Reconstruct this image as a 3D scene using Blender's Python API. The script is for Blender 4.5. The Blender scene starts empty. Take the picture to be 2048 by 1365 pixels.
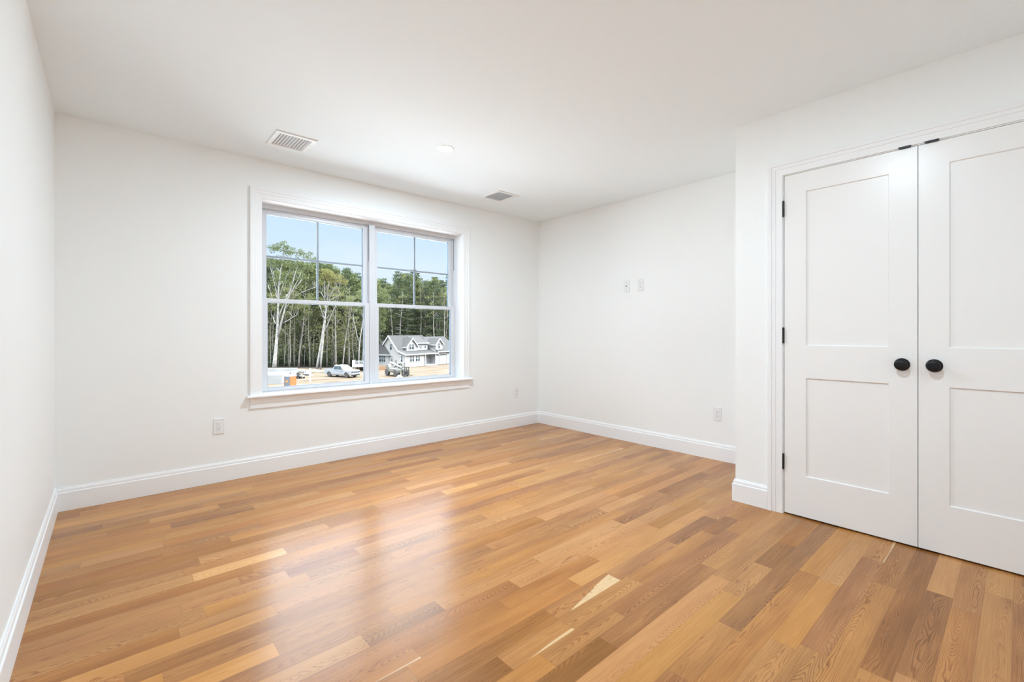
import bpy, bmesh, math, random
from math import sin, cos, pi, radians, sqrt, atan2, hypot
from mathutils import Vector, Matrix, noise as mnoise

SC = bpy.context.scene
COL = SC.collection

# ------------------------------------------------------------------ camera
F_PX, CY_PX, YAW, CAM_H = 905.49, 665.70, 0.72657, 1.0966
cam_data = bpy.data.cameras.new('camera')
cam_data.sensor_fit = 'HORIZONTAL'
cam_data.sensor_width = 36.0
cam_data.lens = F_PX / 2048 * 36.0
cam_data.shift_y = -(682.5 - CY_PX) / 2048
cam_data.clip_start = 0.02
cam_data.clip_end = 1000
cam = bpy.data.objects.new('camera', cam_data)
cam.location = (0, 0, CAM_H)
cam.rotation_euler = (pi / 2, 0, -YAW)
COL.objects.link(cam)
SC.camera = cam

# ------------------------------------------------------------------ exposure
SC.view_settings.view_transform = 'Standard'
SC.view_settings.look = 'None'
SC.view_settings.gamma = 1.0
SC.view_settings.use_curve_mapping = False
SC.view_settings.exposure = 0.07
SC.cycles.max_bounces = 14
SC.cycles.diffuse_bounces = 10
SC.cycles.transparent_max_bounces = 24
SC.cycles.sample_clamp_indirect = 6.0

# ------------------------------------------------------------------ sky
SKY_STRENGTH = 1.06
w = bpy.data.worlds.new('sky')
SC.world = w
w.use_nodes = True
wn, wl = w.node_tree.nodes, w.node_tree.links
wn.clear()
w_out = wn.new('ShaderNodeOutputWorld')
w_bg = wn.new('ShaderNodeBackground')
w_geo = wn.new('ShaderNodeTexCoord')
w_sep = wn.new('ShaderNodeSeparateXYZ')
w_ramp = wn.new('ShaderNodeValToRGB')
w_noise = wn.new('ShaderNodeTexNoise')
w_map = wn.new('ShaderNodeMapping')
w_nr = wn.new('ShaderNodeMapRange')
w_mix = wn.new('ShaderNodeMix')
w_mix.data_type = 'RGBA'
w_str = wn.new('ShaderNodeMapRange')
wl.new(w_geo.outputs['Generated'], w_sep.inputs[0])
wl.new(w_sep.outputs['Z'], w_ramp.inputs[0])
cr = w_ramp.color_ramp
cr.elements[0].position = 0.0
cr.elements[0].color = (0.84, 0.92, 1.04, 1)
cr.elements[1].position = 1.0
cr.elements[1].color = (0.84, 0.92, 1.0, 1)
e = cr.elements.new(0.10); e.color = (0.70, 0.835, 1.04, 1)
e = cr.elements.new(0.5); e.color = (0.83, 0.91, 1.0, 1)
e = cr.elements.new(0.26); e.color = (0.58, 0.76, 1.04, 1)
w_map.inputs['Scale'].default_value = (1.6, 1.6, 6.0)
wl.new(w_geo.outputs['Generated'], w_map.inputs[0])
wl.new(w_map.outputs[0], w_noise.inputs['Vector'])
w_noise.inputs['Scale'].default_value = 2.2
w_noise.inputs['Detail'].default_value = 5
wl.new(w_noise.outputs[0], w_nr.inputs[0])
w_nr.inputs[1].default_value = 0.45
w_nr.inputs[2].default_value = 0.75
w_nr.inputs[3].default_value = 0.0
w_nr.inputs[4].default_value = 0.55
wl.new(w_nr.outputs[0], w_mix.inputs['Factor'])
wl.new(w_ramp.outputs[0], w_mix.inputs[6])
w_mix.inputs[7].default_value = (0.84, 0.91, 1.02, 1)
wl.new(w_sep.outputs['Z'], w_str.inputs[0])      # the hazy veil is brighter overhead than at the horizon
w_str.inputs[1].default_value = 0.25
w_str.inputs[2].default_value = 0.80
w_str.inputs[3].default_value = 1.0 * SKY_STRENGTH
w_str.inputs[4].default_value = 17.5 * SKY_STRENGTH
wl.new(w_mix.outputs[2], w_bg.inputs[0])
wl.new(w_str.outputs[0], w_bg.inputs[1])
wl.new(w_bg.outputs[0], w_out.inputs[0])

# ------------------------------------------------------------------ sun (behind the house the room is in)
sun = bpy.data.lights.new('sun', 'SUN')
sun.energy = 4.0
sun.angle = radians(2.0)
sun.color = (1.0, 0.90, 0.76)
so = bpy.data.objects.new('sun', sun)
COL.objects.link(so)
so.rotation_euler = Vector((0.62, -0.62, 0.62)).to_track_quat('Z', 'Y').to_euler()

# lamp output of the two recessed downlights (the lamps are made in their builder)
LAMP_WATTS = 34.0
LAMP_COLOR = (0.70, 0.87, 1.0)

# ------------------------------------------------------------------ materials
MATS = {}
TONE = 1.0
def mat(name, color, rough=0.5, metal=0.0, spec=0.5, bump=None, var=None, emit=None):
    """bump=(scale,strength); var=(scale,amount) brightness mottling"""
    if name in MATS: return MATS[name]
    color = tuple(c * TONE for c in color)
    m = bpy.data.materials.new(name); m.use_nodes = True
    nt = m.node_tree; b = nt.nodes['Principled BSDF']
    b.inputs['Base Color'].default_value = (*color, 1)
    b.inputs['Roughness'].default_value = rough
    b.inputs['Metallic'].default_value = metal
    b.inputs['Specular IOR Level'].default_value = spec
    if bump or var:
        tc = nt.nodes.new('ShaderNodeTexCoord')
    if bump:
        n = nt.nodes.new('ShaderNodeTexNoise'); n.inputs['Scale'].default_value = bump[0]
        n.inputs['Detail'].default_value = 4
        bp = nt.nodes.new('ShaderNodeBump'); bp.inputs['Strength'].default_value = bump[1]
        bp.inputs['Distance'].default_value = 0.01
        nt.links.new(tc.outputs['Object'], n.inputs['Vector'])
        nt.links.new(n.outputs[0], bp.inputs['Height'])
        nt.links.new(bp.outputs[0], b.inputs['Normal'])
    if var:
        n = nt.nodes.new('ShaderNodeTexNoise'); n.inputs['Scale'].default_value = var[0]
        n.inputs['Detail'].default_value = 5
        mr = nt.nodes.new('ShaderNodeMapRange')
        mr.inputs[1].default_value = 0.3; mr.inputs[2].default_value = 0.7
        mr.inputs[3].default_value = 1 - var[1]; mr.inputs[4].default_value = 1 + var[1]
        mx = nt.nodes.new('ShaderNodeVectorMath'); mx.operation = 'SCALE'
        mx.inputs[0].default_value = color
        nt.links.new(tc.outputs['Object'], n.inputs['Vector'])
        nt.links.new(n.outputs[0], mr.inputs[0]); nt.links.new(mr.outputs[0], mx.inputs['Scale'])
        nt.links.new(mx.outputs[0], b.inputs['Base Color'])
    if emit:
        b.inputs['Emission Color'].default_value = (*emit[:3], 1)
        b.inputs['Emission Strength'].default_value = emit[3]
    MATS[name] = m
    return m

M_WALL = mat('wall_paint', (0.905, 0.92, 0.915), 0.55, spec=0.25, bump=(60, 0.02))
M_CEIL = mat('ceiling_paint', (0.865, 0.925, 0.955), 0.85, spec=0.2, bump=(60, 0.02))
M_TRIM = mat('trim_paint', (0.90, 0.905, 0.91), 0.42, spec=0.35)
M_DOOR = mat('door_paint', (0.89, 0.885, 0.875), 0.30, spec=0.5)
M_VINYL = mat('window_vinyl', (0.66, 0.665, 0.69), 0.35, spec=0.5)
M_GRID = mat('grille_grey', (0.30, 0.31, 0.35), 0.4)
M_SPACER = mat('spacer_dark', (0.10, 0.13, 0.17), 0.4)
M_BLACK = mat('matte_black', (0.006, 0.006, 0.007), 0.42, spec=0.3)
M_HINGE = mat('black_metal', (0.02, 0.019, 0.018), 0.45, metal=0.2)
M_DARK = mat('dark_void', (0.03, 0.03, 0.03), 0.9)
M_VENT = mat('vent_white', (0.82, 0.83, 0.83), 0.45)
M_DUCT = mat('vent_duct', (0.60, 0.61, 0.63), 0.7)
M_PLATE = mat('plate_white', (0.84, 0.845, 0.85), 0.28)
M_SLOT = mat('slot_dark', (0.06, 0.06, 0.06), 0.6)
M_BRASS = mat('jack_metal', (0.16, 0.15, 0.13), 0.4, metal=0.6)
M_LENS = mat('lamp_lens', (0.9, 0.9, 0.9), 0.5, emit=(1.0, 0.97, 0.92, 30.0))

def glass_mat():
    m = bpy.data.materials.new('window_glass'); m.use_nodes = True
    nt = m.node_tree; nt.nodes.clear()
    o = nt.nodes.new('ShaderNodeOutputMaterial')
    t = nt.nodes.new('ShaderNodeBsdfTransparent'); t.inputs[0].default_value = (0.97, 0.985, 0.98, 1)
    g = nt.nodes.new('ShaderNodeBsdfGlossy'); g.inputs['Roughness'].default_value = 0.0
    fr = nt.nodes.new('ShaderNodeFresnel'); fr.inputs[0].default_value = 1.25
    mx = nt.nodes.new('ShaderNodeMixShader')
    nt.links.new(fr.outputs[0], mx.inputs[0]); nt.links.new(t.outputs[0], mx.inputs[1])
    nt.links.new(g.outputs[0], mx.inputs[2]); nt.links.new(mx.outputs[0], o.inputs[0])
    return m
M_GLASS = glass_mat()

def oak_mat():
    """oak strip floor: uv = metres along / across each board, 'board' = per board tone, grain, seed, sapwood"""
    m = bpy.data.materials.new('oak_floor'); m.use_nodes = True
    nt = m.node_tree; N = nt.nodes; L = nt.links
    b = N['Principled BSDF']
    def val(x):
        n = N.new('ShaderNodeValue'); n.outputs[0].default_value = x; return n.outputs[0]
    def mth(op, a, c=None, d=None, clamp=False):
        n = N.new('ShaderNodeMath'); n.operation = op; n.use_clamp = clamp
        for i, x in enumerate((a, c, d)):
            if x is None: continue
            if isinstance(x, (int, float)): n.inputs[i].default_value = x
            else: L.new(x, n.inputs[i])
        return n.outputs[0]
    def mrange(x, a, c, d, e_, smooth=True):
        n = N.new('ShaderNodeMapRange'); n.interpolation_type = 'SMOOTHSTEP' if smooth else 'LINEAR'
        L.new(x, n.inputs[0])
        for i, v in zip((1, 2, 3, 4), (a, c, d, e_)): n.inputs[i].default_value = v
        return n.outputs[0]
    def comb(x, y, z):
        n = N.new('ShaderNodeCombineXYZ')
        for i, v in enumerate((x, y, z)):
            if isinstance(v, (int, float)): n.inputs[i].default_value = v
            else: L.new(v, n.inputs[i])
        return n.outputs[0]
    def noi(vec, scale, detail=2, rough=0.5):
        n = N.new('ShaderNodeTexNoise'); L.new(vec, n.inputs['Vector'])
        n.inputs['Scale'].default_value = scale; n.inputs['Detail'].default_value = detail
        n.inputs['Roughness'].default_value = rough
        return n.outputs[0]
    uv = N.new('ShaderNodeUVMap'); uv.uv_map = 'grain'
    ue = N.new('ShaderNodeUVMap'); ue.uv_map = 'ends'
    at = N.new('ShaderNodeAttribute'); at.attribute_name = 'board'
    s1 = N.new('ShaderNodeSeparateXYZ'); L.new(uv.outputs[0], s1.inputs[0])
    s2 = N.new('ShaderNodeSeparateXYZ'); L.new(ue.outputs[0], s2.inputs[0])
    sc = N.new('ShaderNodeSeparateColor'); L.new(at.outputs['Color'], sc.inputs[0])
    U, V = s1.outputs['X'], s1.outputs['Y']
    tone, grain, seed = sc.outputs[0], sc.outputs[1], sc.outputs[2]
    sap = at.outputs['Alpha']
    sd = mth('MULTIPLY', seed, 91.0)
    # big slow wander of the growth rings
    nlow = noi(comb(mth('MULTIPLY', U, 1.6), mth('MULTIPLY', V, 11.0), sd), 1.0, 2)
    nlow2 = noi(comb(mth('MULTIPLY', U, 6.0), mth('MULTIPLY', V, 26.0), mth('ADD', sd, 5.0)), 1.0, 2)
    v0 = mth('MULTIPLY', mth('SUBTRACT', grain, 0.35), 0.11)
    dv = mth('SUBTRACT', V, v0)
    h = mth('MULTIPLY', mth('MULTIPLY', dv, dv), 4600.0)
    h = mth('ADD', h, mth('MULTIPLY', U, mrange(seed, 0, 1, -36.0, 36.0, False)))
    h = mth('ADD', h, mth('MULTIPLY', nlow, 21.0))
    h = mth('ADD', h, mth('MULTIPLY', nlow2, 3.2))
    fr = mth('FRACT', h)
    ring = mth('MULTIPLY', mrange(fr, 0.42, 0.88, 0, 1), mrange(fr, 0.90, 1.0, 1, 0))
    pores = noi(comb(mth('MULTIPLY', U, 14.0), mth('MULTIPLY', V, 620.0), sd), 1.0, 2)
    pores = mrange(pores, 0.42, 0.62, 0.0, 1.0)
    fine = noi(comb(mth('MULTIPLY', U, 5.0), mth('MULTIPLY', V, 230.0), mth('ADD', sd, 9.0)), 1.0, 3)
    cloud = noi(comb(mth('MULTIPLY', U, 2.2), mth('MULTIPLY', V, 14.0), mth('ADD', sd, 2.0)), 1.0, 3)
    t = mth('ADD', tone, mth('MULTIPLY', mth('SUBTRACT', cloud, 0.5), 0.42))
    t = mth('ADD', t, mth('MULTIPLY', mth('SUBTRACT', fine, 0.5), 0.36))
    amp = mrange(noi(comb(mth('MULTIPLY', U, 0.7), mth('MULTIPLY', V, 9.0), mth('ADD', sd, 31.0)), 1.0, 1), 0.35, 0.65, 0.07, 0.34)
    t = mth('SUBTRACT', t, mth('MULTIPLY', mth('MULTIPLY', ring, mrange(pores, 0, 1, 0.55, 1.0, False)), amp))
    # dark mineral flecks / small knots
    kn = noi(comb(mth('MULTIPLY', U, 7.0), mth('MULTIPLY', V, 40.0), mth('ADD', sd, 17.0)), 1.0, 3)
    t = mth('SUBTRACT', t, mrange(kn, 0.70, 0.80, 0.0, 0.45))
    ramp = N.new('ShaderNodeValToRGB'); L.new(t, ramp.inputs[0])
    els = ramp.color_ramp.elements
    els[0].position = 0.0; els[0].color = (0.165, 0.061, 0.015, 1)
    els[1].position = 1.0; els[1].color = (0.72, 0.39, 0.135, 1)
    for p, c in ((0.28, (0.275, 0.108, 0.027)), (0.5, (0.43, 0.184, 0.049)), (0.75, (0.565, 0.268, 0.079))):
        e_ = els.new(p); e_.color = (*c, 1)
    # per board hue: some boards pinker, some yellower
    hue = N.new('ShaderNodeHueSaturation'); L.new(ramp.outputs[0], hue.inputs['Color'])
    L.new(mrange(seed, 0, 1, 0.496, 0.503, False), hue.inputs['Hue'])
    L.new(mrange(grain, 0, 1, 0.95, 1.02, False), hue.inputs['Saturation'])
    # sapwood wedge along one edge
    sapw = mth('MULTIPLY', sap, mrange(mth('DIVIDE', s2.outputs['X'], mth('ADD', s2.outputs['X'], s2.outputs['Y'])), 0.15, 1.0, 0.0, 1.3, False))
    sw = mth('SUBTRACT', mth('MULTIPLY', sapw, 0.085), mth('ADD', mth('ADD', V, 0.0413), mth('MULTIPLY', mth('SUBTRACT', nlow, 0.5), 0.06)))
    sf = mth('MULTIPLY', mrange(sw, -0.002, 0.004, 0, 1), mrange(sap, 0.01, 0.05, 0, 1))
    mxs = N.new('ShaderNodeMix'); mxs.data_type = 'RGBA'
    L.new(mth('MULTIPLY', sf, mrange(mth('MULTIPLY', ring, pores), 0, 1, 0.92, 0.45, False)), mxs.inputs['Factor'])
    L.new(hue.outputs[0], mxs.inputs[6]); mxs.inputs[7].default_value = (0.72, 0.50, 0.27, 1)
    # seams
    edge = mth('SUBTRACT', 0.0413, mth('ABSOLUTE', V))
    endd = mth('MINIMUM', s2.outputs['X'], s2.outputs['Y'])
    seam = mrange(mth('MINIMUM', edge, endd), 0.0002, 0.0009, 0.55, 0.0)
    mx2 = N.new('ShaderNodeMix'); mx2.data_type = 'RGBA'
    L.new(seam, mx2.inputs['Factor']); L.new(mxs.outputs[2], mx2.inputs[6])
    mx2.inputs[7].default_value = (0.14, 0.062, 0.022, 1)
    L.new(mx2.outputs[2], b.inputs['Base Color'])
    L.new(mrange(fine, 0.3, 0.7, 0.20, 0.27, False), b.inputs['Roughness'])
    b.inputs['Specular IOR Level'].default_value = 0.30
    bp = N.new('ShaderNodeBump'); bp.inputs['Strength'].default_value = 0.05; bp.inputs['Distance'].default_value = 0.002
    L.new(mth('SUBTRACT', mth('MULTIPLY', pores, -0.25), seam), bp.inputs['Height'])
    L.new(bp.outputs[0], b.inputs['Normal'])
    return m
M_OAK = oak_mat()

# ------------------------------------------------------------------ mesh helpers
class MB:
    def __init__(s): s.v = []; s.f = []; s.m = []
    def face(s, pts, mi=0):
        n = len(s.v); s.v += [tuple(p) for p in pts]; s.f.append(tuple(range(n, n + len(pts)))); s.m.append(mi); return s
    def box(s, x0, x1, y0, y1, z0, z1, mi=0):
        n = len(s.v)
        s.v += [(x0,y0,z0),(x1,y0,z0),(x1,y1,z0),(x0,y1,z0),(x0,y0,z1),(x1,y0,z1),(x1,y1,z1),(x0,y1,z1)]
        for q in ((0,3,2,1),(4,5,6,7),(0,1,5,4),(1,2,6,5),(2,3,7,6),(3,0,4,7)):
            s.f.append(tuple(n + i for i in q)); s.m.append(mi)
        return s
    def obox(s, c, ax, ay, az, mi=0):
        """box from centre and three half-axis vectors"""
        c, ax, ay, az = Vector(c), Vector(ax), Vector(ay), Vector(az)
        n = len(s.v)
        for k in (-1, 1):
            for i, j in ((-1,-1),(1,-1),(1,1),(-1,1)):
                s.v.append(tuple(c + ax*i + ay*j + az*k))
        for q in ((0,3,2,1),(4,5,6,7),(0,1,5,4),(1,2,6,5),(2,3,7,6),(3,0,4,7)):
            s.f.append(tuple(n + i for i in q)); s.m.append(mi)
        return s
    def prism(s, poly, axis, a, b, mi=0):
        """extrude a 2D polygon: axis 'x' -> (y,z), 'y' -> (x,z), 'z' -> (x,y)"""
        n = len(s.v); k = len(poly)
        def P(p, t):
            return {'x': (t, p[0], p[1]), 'y': (p[0], t, p[1]), 'z': (p[0], p[1], t)}[axis]
        s.v += [P(p, a) for p in poly] + [P(p, b) for p in poly]
        s.f.append(tuple(range(n + k - 1, n - 1, -1))); s.m.append(mi)
        s.f.append(tuple(range(n + k, n + 2*k))); s.m.append(mi)
        for i in range(k):
            j = (i + 1) % k
            s.f.append((n + i, n + j, n + k + j, n + k + i)); s.m.append(mi)
        return s
    def loft(s, rings, mi=0, cap=True):
        n = len(s.v); k = len(rings[0])
        for r in rings: s.v += [tuple(p) for p in r]
        for a in range(len(rings) - 1):
            for i in range(k):
                j = (i + 1) % k
                s.f.append((n + a*k + i, n + a*k + j, n + (a+1)*k + j, n + (a+1)*k + i)); s.m.append(mi)
        if cap:
            s.f.append(tuple(range(n + k - 1, n - 1, -1))); s.m.append(mi)
            e0 = n + (len(rings) - 1) * k
            s.f.append(tuple(range(e0, e0 + k))); s.m.append(mi)
        return s
    def tube(s, pts, rad, seg=8, mi=0, cap=True):
        pts = [Vector(p) for p in pts]
        if not hasattr(rad, '__len__'): rad = [rad] * len(pts)
        rings = []
        for i, p in enumerate(pts):
            d = (pts[min(i+1, len(pts)-1)] - pts[max(i-1, 0)]).normalized()
            up = Vector((0, 0, 1)) if abs(d.z) < 0.9 else Vector((1, 0, 0))
            a = d.cross(up).normalized(); b_ = d.cross(a).normalized()
            rings.append([p + (a*cos(2*pi*k/seg) + b_*sin(2*pi*k/seg)) * rad[i] for k in range(seg)])
        return s.loft(rings, mi, cap)
    def lathe(s, prof, origin, axis, seg=32, mi=0, cap=True):
        """profile of (radius, distance along axis)"""
        o, d = Vector(origin), Vector(axis).normalized()
        up = Vector((0, 0, 1)) if abs(d.z) < 0.9 else Vector((1, 0, 0))
        a = d.cross(up).normalized(); b_ = d.cross(a).normalized()
        rings = [[o + d*t + (a*cos(2*pi*k/seg) + b_*sin(2*pi*k/seg)) * r for k in range(seg)] for r, t in prof]
        return s.loft(rings, mi, cap)
    def build(s, name, mats, parent=None, smooth=False, loc=None, rot=None, bevel=None, recalc=True, auto=None):
        me = bpy.data.meshes.new(name)
        me.from_pydata([tuple(v) for v in s.v], [], s.f)
        if not isinstance(mats, (list, tuple)): mats = [mats]
        for m in mats: me.materials.append(m)
        for p, mi in zip(me.polygons, s.m): p.material_index = mi
        if recalc:
            bm = bmesh.new(); bm.from_mesh(me); bmesh.ops.recalc_face_normals(bm, faces=bm.faces); bm.to_mesh(me); bm.free()
        if smooth:
            for p in me.polygons: p.use_smooth = True
            if auto: me.set_sharp_from_angle(angle=radians(auto))
        o = bpy.data.objects.new(name, me)
        COL.objects.link(o)
        if parent: o.parent = parent
        if loc: o.location = loc
        if rot: o.rotation_euler = rot
        if bevel:
            b = o.modifiers.new('bevel', 'BEVEL'); b.width = bevel[0]; b.segments = bevel[1]; b.limit_method = 'ANGLE'; b.angle_limit = radians(40)
            b.harden_normals = False
        return o

def tag(o, label=None, cat=None, group=None, kind=None):
    if label: o['label'] = label
    if cat: o['category'] = cat
    if group: o['group'] = group
    if kind: o['kind'] = kind
    return o
def empty(name, loc=(0,0,0), rz=0.0):
    o = bpy.data.objects.new(name, None); o.empty_display_size = 0.2
    COL.objects.link(o); o.location = loc; o.rotation_euler = (0, 0, rz)
    return o
def struct(o, label=None): return tag(o, label, kind='structure')
def copy_tree(o, parent=None):
    c = o.copy(); COL.objects.link(c)
    if parent: c.parent = parent
    for ch in list(o.children): copy_tree(ch, c)
    return c

R2 = (cos(YAW), -sin(YAW)); F2 = (sin(YAW), cos(YAW))
def at(px, py, Z):
    """world point that the photograph shows at (px,py), Z metres ahead"""
    l = (px - 1024) / F_PX * Z
    return Vector((l*R2[0] + Z*F2[0], l*R2[1] + Z*F2[1], CAM_H - (py - CY_PX) * Z / F_PX))

# ------------------------------------------------------------------ room shell
XL, YW, XR, XC, YC, H = -0.2512, 3.9199, 3.9148, 3.060, 1.2425, 2.44
YB = -0.85                                    # rear wall, behind the camera
T = 0.15

struct(MB().box(XL-T, XR+T, YB-T, YW+0.22, H, H+0.18).build('ceiling', M_CEIL), 'flat white painted ceiling')

# floor: one mesh of oak boards running along X
def build_floor():
    rnd = random.Random(7)
    BW = 0.0826
    y_ref = 1.178
    me = bpy.data.meshes.new('floor')
    V, Fc, gU, eU, bc = [], [], [], [], []
    x_min, x_max = XL - 0.02, XR + 0.02
    r0 = math.floor((YB - 0.05 - y_ref) / BW); r1 = math.ceil((YW + 0.02 - y_ref) / BW)
    # boards that stand out in the photograph: row -> (x start, x end, tone, grain, seed, sapwood)
    special = {15: [(0.279, 0.66, 0.98, 0.35, 0.30, 0.0)],
               0:  [(1.283, 1.69, 0.50, 0.30, 0.35, 0.60)],
               -1: [(0.98, 1.283, 0.52, 0.4, 0.6, 0.12), (2.45, 2.75, 0.34, 0.5, 0.2, 0.0)],
               18: [(-0.27, 0.83, 0.40, 0.95, 0.75, 0.0)],
               -5: [(2.30, 2.62, 0.34, 0.35, 0.9, 0.0)],
               4:  [(2.2, 2.8, 0.38, 0.2, 0.4, 0.0)],
               -9: [(2.75, 3.4, 0.60, 0.3, 0.5, 0.12)],
               -12: [(1.9, 2.6, 0.34, 0.3, 0.45, 0.0)]}
    for r in range(r0, r1):
        ya = y_ref + r*BW; yb = ya + BW
        segs = []; sp = special.get(r, [])
        x = x_min - rnd.uniform(0, 0.9)
        while x < x_max:
            ln = rnd.choice((rnd.uniform(0.28, 0.6), rnd.uniform(0.5, 1.1), rnd.uniform(0.8, 1.7)))
            x2 = x + ln
            nxt = [q for q in sp if q[0] >= x - 0.05]
            if nxt and x2 > nxt[0][0] - 0.22:
                q = nxt[0]
                if q[0] - x > 0.05: segs.append((x, q[0], None))
                segs.append((q[0], q[1], q)); sp = [p for p in sp if p is not q]; x = q[1]; continue
            segs.append((x, x2, None)); x = x2
        for (a, b_, q) in segs:
            a2, b2 = max(a, x_min), min(b_, x_max)
            if b2 - a2 < 0.004: continue
            n = len(V)
            V += [(a2, ya, 0), (b2, ya, 0), (b2, yb, 0), (a2, yb, 0)]
            Fc.append((n, n+1, n+2, n+3))
            uo = rnd.uniform(0, 40)
            fl = rnd.random() < 0.5
            for (xx, vv) in ((a2, -1), (b2, -1), (b2, 1), (a2, 1)):
                u_ = (xx - a) + uo
                gU.append((u_, vv * BW/2)); eU.append((xx - a, b_ - xx))
            if q: c = q[2:6]
            else:
                tone = min(0.9, max(0.2, rnd.gauss(0.53, 0.085)))
                sap = 0.0
                k = rnd.random()
                if k < 0.035: tone = rnd.uniform(0.30, 0.40)
                elif k < 0.075: sap = rnd.uniform(0.05, 0.14)
                c = (tone, rnd.random(), rnd.random(), sap)
            bc += [c] * 4
    me.from_pydata(V, [], Fc)
    l1 = me.uv_layers.new(name='grain'); l2 = me.uv_layers.new(name='ends')
    at_ = me.color_attributes.new('board', 'FLOAT_COLOR', 'CORNER')
    l1, l2, at_ = me.uv_layers['grain'], me.uv_layers['ends'], me.color_attributes['board']
    for i in range(len(gU)):
        l1.data[i].uv = gU[i]; l2.data[i].uv = eU[i]; at_.data[i].color = bc[i]
    me.materials.append(M_OAK)
    o = bpy.data.objects.new('floor', me); COL.objects.link(o)
    struct(o, 'glossy natural oak strip floor')
build_floor()

def wall_with_hole_y(name, y0, y1, x0, x1, hx0, hx1, hz0, hz1):
    m = MB()
    m.box(x0, hx0, y0, y1, 0, H); m.box(hx1, x1, y0, y1, 0, H)
    m.box(hx0, hx1, y0, y1, 0, hz0); m.box(hx0, hx1, y0, y1, hz1, H)
    return m.build(name, M_WALL)
# window opening
WX0, WX1, WZ0, WZ1 = 0.885, 2.790, 0.614, 2.135
struct(wall_with_hole_y('wall_front', YW, YW+0.20, XL-T, XR+T, WX0-0.018, WX1+0.018, WZ0-0.025, WZ1+0.018), 'white wall around the twin window')
struct(MB().box(XL-T, XL, YB-T, YW, 0, H).build('wall_left', M_WALL), 'white wall at the left edge')
struct(MB().box(XR, XR+T, YB-T, YW, 0, H).build('wall_right', M_WALL), 'white wall right of the far corner')
struct(MB().box(XL, XR, YB-T, YB, 0, H).build('wall_rear', M_WALL), 'white wall behind the camera')
# closet front wall with the double door opening (leaf 0.61 m each)
DY1, DYC, DY0 = 0.9565, 0.3480, -0.2605       # left edge, meeting line, right edge of the leaves
DZ0, DZ1 = 0.010, 2.043
OY0, OY1, OZ1 = DY0 - 0.003, DY1 + 0.003, DZ1 + 0.003
CT = 0.115
m = MB()
m.box(XC, XC+CT, OY1+0.018, YC, 0, H); m.box(XC, XC+CT, YB, OY0-0.018, 0, H)
m.box(XC, XC+CT, OY0-0.018, OY1+0.018, OZ1+0.018, H)
struct(m.build('wall_closet', M_WALL), 'white wall around the double closet doors')
struct(MB().box(XC+CT, XR, YC-CT, YC, 0, H).build('wall_closet_side', M_WALL), 'white side wall of the closet')

# ------------------------------------------------------------------ baseboards
BP = [(0,0),(0.016,0),(0.016,0.110),(0.0145,0.1135),(0.0105,0.115),(0.0105,0.127),(0.0085,0.133),(0.0055,0.137),(0.005,0.141),(0,0.141)]
def baseboard(name, p0, p1, nrm, m0, m1, label):
    """p0,p1 on the wall line; m = +1 lengthens (outer corner) or -1 shortens (inner corner) with the offset"""
    p0, p1, nrm = Vector((*p0, 0)), Vector((*p1, 0)), Vector((*nrm, 0))
    d = (p1 - p0).normalized()
    r0 = [p0 + nrm*o - d*o*m0 + Vector((0,0,z)) for o, z in BP]
    r1 = [p1 + nrm*o + d*o*m1 + Vector((0,0,z)) for o, z in BP]
    struct(MB().loft([r0, r1]).build(name, M_TRIM), label)
baseboard('baseboard_left', (XL, YB), (XL, YW), (1,0), -1, -1, 'white baseboard along the left wall')
baseboard('baseboard_front', (XL, YW), (XR, YW), (0,-1), -1, -1, 'white baseboard under the window')
baseboard('baseboard_right', (XR, YW), (XR, YC), (-1,0), -1, -1, 'white baseboard right of the far corner')
baseboard('baseboard_closet_side', (XR, YC), (XC, YC), (0,1), -1, 1, 'white baseboard on the closet side wall')
baseboard('baseboard_closet', (XC, YC), (XC, OY1+0.088), (-1,0), 1, 0, 'short white baseboard left of the closet casing')
baseboard('baseboard_closet_rear', (XC, OY0-0.088), (XC, YB), (-1,0), 0, -1, 'white baseboard beyond the closet doors')
baseboard('baseboard_rear', (XC, YB), (XL, YB), (0,1), -1, -1, 'white baseboard on the rear wall')

# ------------------------------------------------------------------ casings (stepped profile, mitred)
CP = [(0,0),(0,0.011),(0.036,0.0115),(0.0375,0.0145),(0.057,0.015),(0.0585,0.019),(0.079,0.0195),(0.081,0.018),(0.081,0)]
def casing_y(name, x0, x1, z0, z1, y, parent=None):   # on a wall facing -Y
    m = MB()
    for k in range(len(CP) - 1):
        (a, o), (a2, o2) = CP[k], CP[k+1]
        def path(a, o): return [(x0-a, y-o, z0), (x0-a, y-o, z1+a), (x1+a, y-o, z1+a), (x1+a, y-o, z0)]
        P, Q = path(a, o), path(a2, o2)
        for i in range(3): m.face([P[i], P[i+1], Q[i+1], Q[i]])
    return m.build(name, M_TRIM, parent)
def casing_x(name, y0, y1, z1, x, parent=None):       # on a wall facing -X
    m = MB()
    for k in range(len(CP) - 1):
        (a, o), (a2, o2) = CP[k], CP[k+1]
        def path(a, o): return [(x-o, y0-a, 0), (x-o, y0-a, z1+a), (x-o, y1+a, z1+a), (x-o, y1+a, 0)]
        P, Q = path(a, o), path(a2, o2)
        for i in range(3): m.face([P[i], P[i+1], Q[i+1], Q[i]])
    return m.build(name, M_TRIM, parent)

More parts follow.
